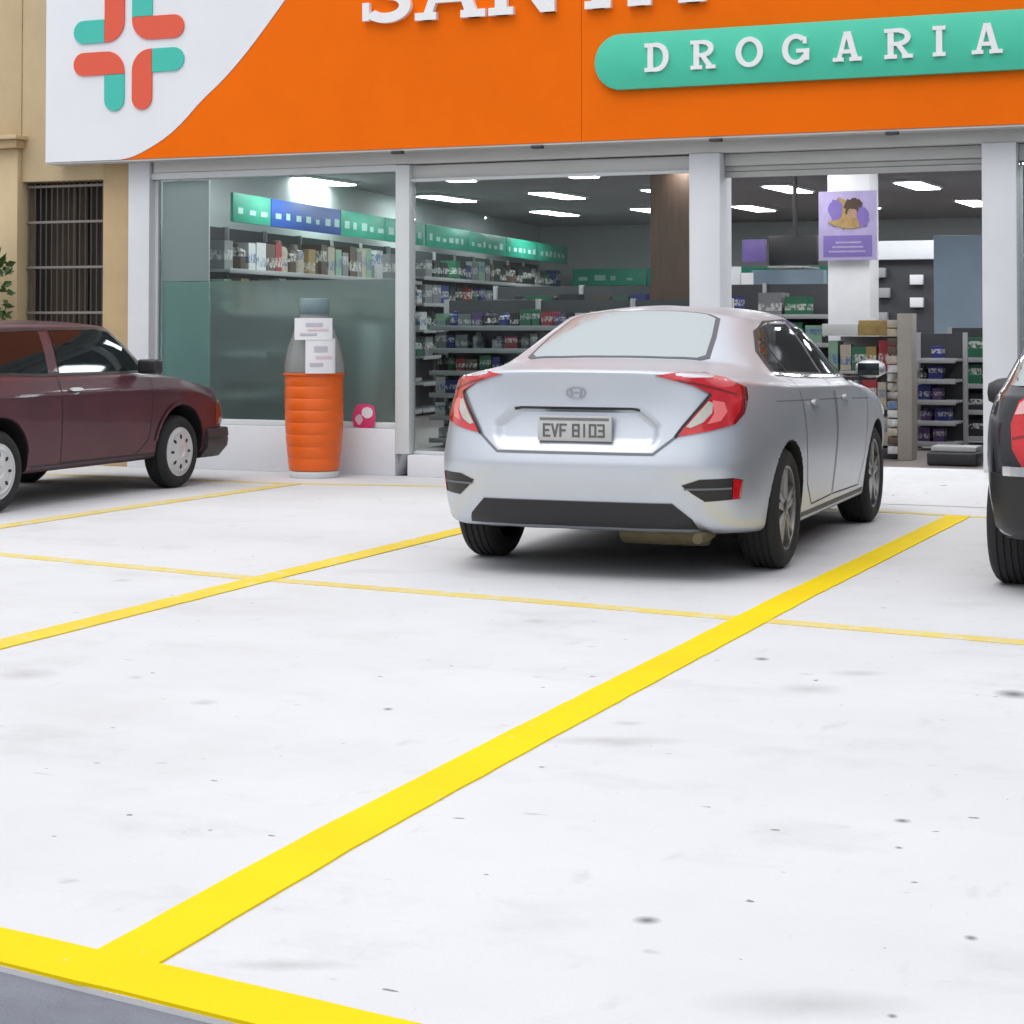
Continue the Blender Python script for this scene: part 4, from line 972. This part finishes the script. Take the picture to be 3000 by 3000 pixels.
    # side windows, doors, handles, mirrors
    for s_ in (-1, 1):
        sd_ = frame('side', side=s_)
        sur = patch('window_surround', bvh, [(1.10, 1.055), (1.20, 1.165), (1.45, 1.278), (1.8, 1.335), (2.3, 1.346), (2.6, 1.325), (2.9, 1.22), (3.28, 1.005), (3.26, .985), (2.3, 1.008), (1.5, 1.03)], sd_, M['black'], t, .003, .01, .05)
        patch('side_window', bvh, [(1.42, 1.05), (1.42, 1.235), (1.55, 1.29), (1.85, 1.325), (2.18, 1.333), (2.20, 1.026)], sd_, M['carglass'], t, .006, .004, .05)
        patch('side_window', bvh, [(2.28, 1.022), (2.27, 1.333), (2.56, 1.31), (2.85, 1.215), (3.2, 1.015), (3.19, 1.0)], sd_, M['carglass'], t, .006, .004, .05)
        patch('quarter_window', bvh, [(1.16, 1.06), (1.22, 1.155), (1.38, 1.225), (1.385, 1.05)], sd_, M['carglass'], t, .006, .004, .05)
        seam('belt_trim', bvh, [(1.12, 1.045), (1.5, 1.025), (2.3, 1.003), (3.27, .98)], sd_, .014, M['chrome'], sur, .008)
        d1 = seam('door_gap', bvh, [(2.23, 1.0), (2.24, .7), (2.22, .30), (3.05, .29), (3.17, .45), (3.23, .75), (3.25, .965)], sd_, .008, M['seam'], body, .0015)
        seam('door_gap', bvh, [(2.19, 1.0), (2.21, .7), (2.19, .30), (1.62, .29), (1.44, .42), (1.36, .62), (1.33, .80), (1.28, 1.02)], sd_, .008, M['seam'], body, .0015)
        seam('side_crease_shade', bvh, [(.8, .905), (1.6, .885), (2.4, .865), (3.3, .835)], sd_, .006, M['seam_soft'], body, .0008)  # grey line painted in for the shade of the body crease
        for hx in (1.50, 2.40):
            patch('door_handle', bvh, chaikin([(hx, .855), (hx+.2, .85), (hx+.2, .885), (hx, .89)], 2), sd_, M['silver'], t, .028, .024, .04)
        mm = MB(); mm.lathe([(0, -.115), (.05, -.105), (.085, -.06), (.098, 0), (.085, .06), (.05, .105), (0, .115)], 20, lambda r_, h_, a_: (r_*math.cos(a_)*.75, h_, r_*math.sin(a_)*.72))
        mo = mm.build('door_mirror', M['silver'], t, smooth=60); mo.location = (3.02, s_*.985, 1.03); mo.scale = (.85, .85, .85)
        gl = MB().box(-.086, -.078, -.08, .08, -.045, .045).build('mirror_glass', M['carglass'], mo, .02); 
        st_ = MB().box(-.03, .05, -.13, .13, -.03, -.0).build('mirror_arm', M['black'], mo, .008); st_.location = (0.02, -s_*.09, -.055)
        patch('sill_trim', bvh, [(1.38, .235), (3.22, .235), (3.22, .262), (1.38, .262)], sd_, M['darkgrey'], t, .004, .01, .1)
        wheel(t, .98, s_*.80, .325, .215, .225, 'alloy', s_); wheel(t, 3.62, s_*.80, .325, .215, .225, 'alloy', s_)
        patch('head_light', bvh, [(4.0, .70), (4.1, .80), (4.3, .775), (4.4, .72), (4.3, .68)], sd_, M['clearlens'], t, .006, .01, .05)
    patch('windscreen', bvh, [(2.80, -.42), (2.80, .42), (3.1, .5), (3.45, .57), (3.52, .4), (3.56, 0), (3.52, -.4), (3.45, -.57), (3.1, -.5)], top, M['carglass'], t, .005, .006, .06)
    # silencer and rear axle below the floor
    mf = MB().lathe([(0, -.24), (.085, -.23), (.095, -.2), (.095, .2), (.085, .23), (0, .24)], 16, lambda r_, h_, a_: (r_*math.cos(a_), h_, r_*math.sin(a_)*.75)).build('silencer', M['rust'], t, smooth=50); mf.location = (.42, -.38, .235)
    MB().tube([(.42, -.62, .23), (.24, -.64, .235), (.12, -.63, .235)], .028, 12).build('tail_pipe', M['rust'], mf, smooth=60).location = (-.42, .38, -.235)
    MB().tube([(.98, -.68, .27), (.98, .68, .27)], .045, 10).build('rear_axle', M['black'], t, smooth=60)
    return t
sedan()

def hatch_loops(Ln, W, belt, H, ws_b, ws_t, nose_z, rear_b, rear_t, floor=.22, tum=.18, round_=.10):
    """boxy two-volume body; W half width"""
    h = W; c = round_
    def rr(x0, z, y): return [(x0, 0, z), (x0, y*.5, z), (x0+c*.25, y*.82, z), (x0+c, y*.95, z), (x0+c*3, y, z)]
    def ff(x1, z, y): return [(x1-c*3.2, y, z), (x1-c*1.2, y*.95, z), (x1-c*.3, y*.80, z), (x1, y*.45, z), (x1, 0, z)]
    s = lambda y, z, x0=.8, x1=None: [(x0+((x1 or Ln-.75)-x0)*i/4, y, z) for i in range(5)]
    L = []
    for (x0, x1, z, y) in ((.16, Ln-.2, floor, h*.88), (.07, Ln-.08, floor+.06, h*.96), (.02, Ln-.01, .44, h*.985), (.0, Ln, .60, h)):
        L.append(rr(x0, z, y)+s(y, z)+ff(x1, z, y))
    z = belt-.12; L.append(rr(.03, z, h*1.002)+s(h*1.002, z)+ff(Ln-.05, min(z, nose_z-.06), h*.97))
    # shoulder / bonnet edge
    y = h*.945
    fr_ = [(Ln-.40, y*.99, nose_z+.05), (Ln-.17, y*.965, nose_z+.012), (Ln-.10, y*.84, nose_z+.004), (Ln-.09, y*.45, nose_z), (Ln-.09, 0, nose_z)]
    L.append(rr(rear_b-.03, belt-.01, y)+[(.8, y, belt-.01), (1.35, y, belt-.01), (1.9, y, belt-.01), (ws_b-.25, y, belt-.012), (ws_b+.25, y*.99, belt-.03)]+fr_)
    y = h*.92
    L.append(rr(rear_b, belt+.02, y)+[(.9, y, belt+.02), (1.35, y, belt+.02), (1.9, y, belt+.02), (ws_b-.45, y, belt+.018), (ws_b-.12, y*.96, belt+.01)]+[(ws_b-.04, y*.90, belt+.01), (ws_b+.04, y*.72, belt+.012), (ws_b+.09, y*.44, belt+.015), (ws_b+.12, y*.2, belt+.018), (ws_b+.12, 0, belt+.02)])
    zm = (belt+H)/2; y = h*(.92-tum*.42); xb = (rear_b+rear_t)/2; xf = (ws_b+ws_t)/2
    L.append(rr(xb, zm, y)+[(.95, y, zm), (1.35, y, zm), (1.75, y, zm), (xf-.35, y, zm), (xf-.12, y*.98, zm)]+[(xf-.05, y*.92, zm), (xf+.03, y*.72, zm), (xf+.08, y*.42, zm), (xf+.1, y*.2, zm), (xf+.1, 0, zm)])
    zt = H-.05; y = h*(.92-tum)
    L.append(rr(rear_t, zt, y)+[(1.0, y, zt), (1.3, y, zt+.005), (1.6, y, zt+.005), (ws_t-.25, y, zt), (ws_t-.1, y*.98, zt-.005)]+[(ws_t-.04, y*.92, zt), (ws_t+.01, y*.72, zt), (ws_t+.05, y*.42, zt), (ws_t+.06, y*.2, zt+.003), (ws_t+.06, 0, zt+.005)])
    y *= .75; a, b = rear_t+.2, ws_t-.2
    L.append(rr(a, H-.008, y)+[(a+.38+(b-a-.6)*i/4, y, H-.005) for i in range(5)]+[(b-.1, y*.86, H-.01), (b-.05, y*.66, H-.008), (b-.02, y*.42, H-.005), (b, y*.2, H-.003), (b, 0, H-.003)])
    L.append([(a+.25+(b-a-.5)*i/14, 0, H+.004) for i in range(15)])
    return L

# ---- old maroon hatchback
def maroon_car():
    ax = .73
    t = place_car('parked_hatchback', (-9.49, 11.07), ax, 1.0, 'old maroon two-door car with grey hubcaps cut off by the left edge')
    Ln = 3.88
    Lp = hatch_loops(Ln, .80, .925, 1.345, 2.82, 2.42, .755, .12, .62, tum=.20, round_=.07)
    cr = [(5, 0, 9, .7), (5, 9, 14, .95), (6, 0, 14, .85), (4, 0, 9, .8), (4, 9, 14, .85), (8, 0, 14, .75), (1, 0, 14, .4)]
    body, bvh = catmull_body('hatchback_body', Lp, [(ax, .52), (ax+2.34, .52)], .345, [M['maroon'], M['black']], t, cr)
    for s_ in (-1, 1):
        sd_ = frame('side', side=s_)
        patch('side_window', bvh, [(1.50, .957), (1.555, 1.265), (2.15, 1.275), (2.31, 1.252), (2.60, .975), (2.60, .952)], sd_, M['carglass'], t, .006, .008, .05)
        patch('side_window', bvh, [(.42, .985), (.66, 1.25), (1.42, 1.265), (1.37, .957)], sd_, M['carglass'], t, .006, .008, .05)
        seam('window_trim', bvh, [(.42, .980), (.65, 1.260), (1.3, 1.276), (2.15, 1.284), (2.33, 1.258), (2.63, .975), (2.6, .946), (1.3, .948)], sd_, .020, M['black'], body, .004, closed=True)
        seam('side_moulding', bvh, [(.35, .808), (1.5, .805), (2.6, .79), (3.45, .745)], sd_, .018, M['chrome'] if False else M['maroon'], t, .009)
        seam('door_gap', bvh, [(1.45, .945), (1.46, .55), (1.47, .30), (2.45, .30), (2.62, .42), (2.66, .93)], sd_, .009, M['seam'], body, .002)
        patch('door_handle', bvh, chaikin([(1.55, .822), (1.70, .822), (1.70, .848), (1.55, .848)], 1), sd_, M['hubcap'], t, .02, .018, .05)
        patch('turn_signal', bvh, [(3.60, .49), (3.75, .49), (3.76, .655), (3.62, .665)], sd_, M['amber'], t, .008, .01, .05)
        patch('head_light', bvh, [(s_*.40, .50), (s_*.76, .50), (s_*.76, .685), (s_*.40, .685)], frame('front'), M['clearlens'], t, .02, .02, .05)
        patch('sill_trim', bvh, [(1.12, .265), (2.72, .265), (2.72, .30), (1.12, .30)], sd_, M['black'], t, .004, .008, .1)
        # wheel arch lips
        for wx in (ax, ax+2.34):
            seam('arch_lip', bvh, [(wx+.365*math.cos(a), .32+.365*math.sin(a)) for a in [math.pi*k/16 for k in range(1, 16)]], sd_, .028, M['maroon'], body, .010)
            wheel(t, wx, s_*.70, .29, .18, .195, 'cap', s_)
        mo = MB().box(-.04, .06, -.09, .09, -.055, .055).build('door_mirror', M['black'], t, .02, 3); mo.location = (2.50, s_*.86, .985)
    # wrap round front bumper of dark plastic, slanting back underneath
    path = [(3.46, -.806), (3.62, -.808), (3.76, -.803), (3.83, -.775), (3.87, -.72), (3.90, -.55), (3.915, -.28), (3.92, 0), (3.915, .28), (3.90, .55), (3.87, .72), (3.83, .775), (3.76, .803), (3.62, .808), (3.46, .806)]
    prof_ = [(.452, -.06), (.452, -.008), (.44, .0), (.385, .006), (.372, -.004), (.36, .004), (.30, -.004), (.215, -.075), (.205, -.14)]
    bp = MB(); m_ = len(prof_)
    for q_, (px_, py_) in enumerate(path):
        a_, b_ = path[max(q_-1, 0)], path[min(q_+1, len(path)-1)]
        tx, ty = b_[0]-a_[0], b_[1]-a_[1]; ll = math.hypot(tx, ty); nx, ny = ty/ll, -tx/ll
        for z_, o_ in prof_: bp.v.append((px_+nx*o_, py_+ny*o_, z_))
    for q_ in range(len(path)-1):
        for k_ in range(m_-1): bp.f.append((q_*m_+k_, q_*m_+k_+1, (q_+1)*m_+k_+1, (q_+1)*m_+k_))
    bp.f += [tuple(range(m_)), tuple((len(path)-1)*m_+k_ for k_ in reversed(range(m_)))]
    bp.build('front_bumper', M['darkgrey'], t, smooth=40)
    patch('windscreen', bvh, [(2.46, -.46), (2.46, .46), (2.60, .54), (2.72, .60), (2.80, .40), (2.82, 0), (2.80, -.40), (2.72, -.60), (2.60, -.54)], frame('top'), M['carglass'], t, .006, .006, .06)
    patch('rear_window', bvh, [(.16, -.5), (.16, .5), (.30, .56), (.50, .5), (.56, .42), (.56, -.42), (.50, -.5), (.30, -.56)], frame('top'), M['carglass'], t, .006, .006, .06)
    patch('bonnet_gap', bvh, [(2.85, .612), (3.6, .60), (3.6, .609), (2.85, .621)], frame('top'), M['seam'], t, .002, .003, .1)
    patch('bonnet_gap', bvh, [(2.85, -.612), (3.6, -.60), (3.6, -.609), (2.85, -.621)], frame('top'), M['seam'], t, .002, .003, .1)
    return t
maroon_car()

# ---- dark hatchback at the right edge
def dark_suv():
    ax = .72
    t = place_car('parked_suv', (-.88, 10.22), ax, 0.5, 'black car with red tail light cut off by the right edge')
    Lp = hatch_loops(3.95, .86, .98, 1.52, 2.95, 2.15, .90, .06, .42, floor=.24, tum=.30, round_=.15)
    cr = [(5, 0, 14, .5), (8, 0, 14, .3), (1, 0, 14, .3)]
    body, bvh = catmull_body('suv_body', Lp, [(ax, .56), (ax+2.5, .56)], .37, [M['blackpaint'], M['black']], t, cr)
    rear = frame('rear')
    patch('rear_window', bvh, [(-.70, 1.02), (.70, 1.02), (.60, 1.41), (-.60, 1.41)], rear, M['rearglass'], t, .008, .01, .06)
    patch('rear_bumper', bvh, [(-.84, .28), (.84, .28), (.845, .60), (-.845, .60)], rear, M['black'], t, .03, .04, .06)
    seam('bumper_strip', bvh, [(-.72, .615), (.72, .615)], rear, .045, M['chrome'], t, .034)
    seam('tailgate_gap', bvh, [(-.55, 1.0), (-.55, .64), (.55, .64), (.55, 1.0)], rear, .009, M['seam'], body, .002)
    pl = patch('number_plate', bvh, [(-.2, .72), (.2, .72), (.2, .85), (-.2, .85)], rear, M['plate'], t, .016, .02, .06)
    for s_ in (-1, 1):
        fo = frame('obl', R(8), (.05, .58), s_)
        lp = patch('tail_light', bvh, [(-.15, .64), (.04, .63), (.095, .72), (.105, .84), (.065, .95), (-.02, 1.0), (-.15, .93)], fo, M['redlens'], t, .014, .03, .03)
        patch('upper_lens', bvh, [(-.14, .905), (.085, .885), (.06, .94), (-.02, .99), (-.14, .925)], fo, M['palelens'], lp, .018, .004, .03)
        seam('lamp_division', bvh, [(-.14, .80), (.0, .79), (.095, .77)], fo, .012, M['darkred'], lp, .017)
        patch('lower_lens', bvh, chaikin([(-.14, .65), (-.03, .65), (-.01, .70), (-.06, .74), (-.14, .73)], 1), fo, M['clearlens'], lp, .018, .004, .03)
        sd_ = frame('side', side=s_)
        patch('side_window', bvh, [(.5, 1.05), (.72, 1.40), (1.4, 1.43), (1.42, 1.04)], sd_, M['carglass'], t, .006, .008, .05)
        patch('side_window', bvh, [(1.5, 1.04), (1.48, 1.43), (2.1, 1.41), (2.75, 1.05), (2.75, 1.03)], sd_, M['carglass'], t, .006, .008, .05)
        seam('door_gap', bvh, [(1.46, 1.0), (1.45, .32), (2.6, .32), (2.78, .6), (2.8, .98)], sd_, .008, M['seam'], body, .002)
        for wx in (ax, ax+2.5): wheel(t, wx, s_*.755, .325, .205, .22, 'alloy', s_)
        mm = MB(); mm.lathe([(0, -.11), (.06, -.1), (.09, -.05), (.1, 0), (.09, .05), (.06, .1), (0, .11)], 18, lambda r_, h_, a_: (r_*math.cos(a_)*.7, h_, r_*math.sin(a_)*.85))
        mo = mm.build('door_mirror', M['darkgrey'], t, smooth=60); mo.location = (1.80, s_*.97, .93)
        ar = MB().box(-.03, .03, -.09, .09, -.02, .02).build('mirror_arm', M['black'], mo, .006); ar.location = (0, -s_*.12, -.05)
    patch('windscreen', bvh, [(2.25, -.42), (2.25, .42), (2.55, .52), (2.9, .60), (2.98, 0), (2.9, -.60), (2.55, -.52)], frame('top'), M['carglass'], t, .006, .006, .06)
    MB().tube([(ax, -.66, .29), (ax, .66, .29)], .04, 10).build('rear_axle', M['black'], t, smooth=60)
    return t
dark_suv()
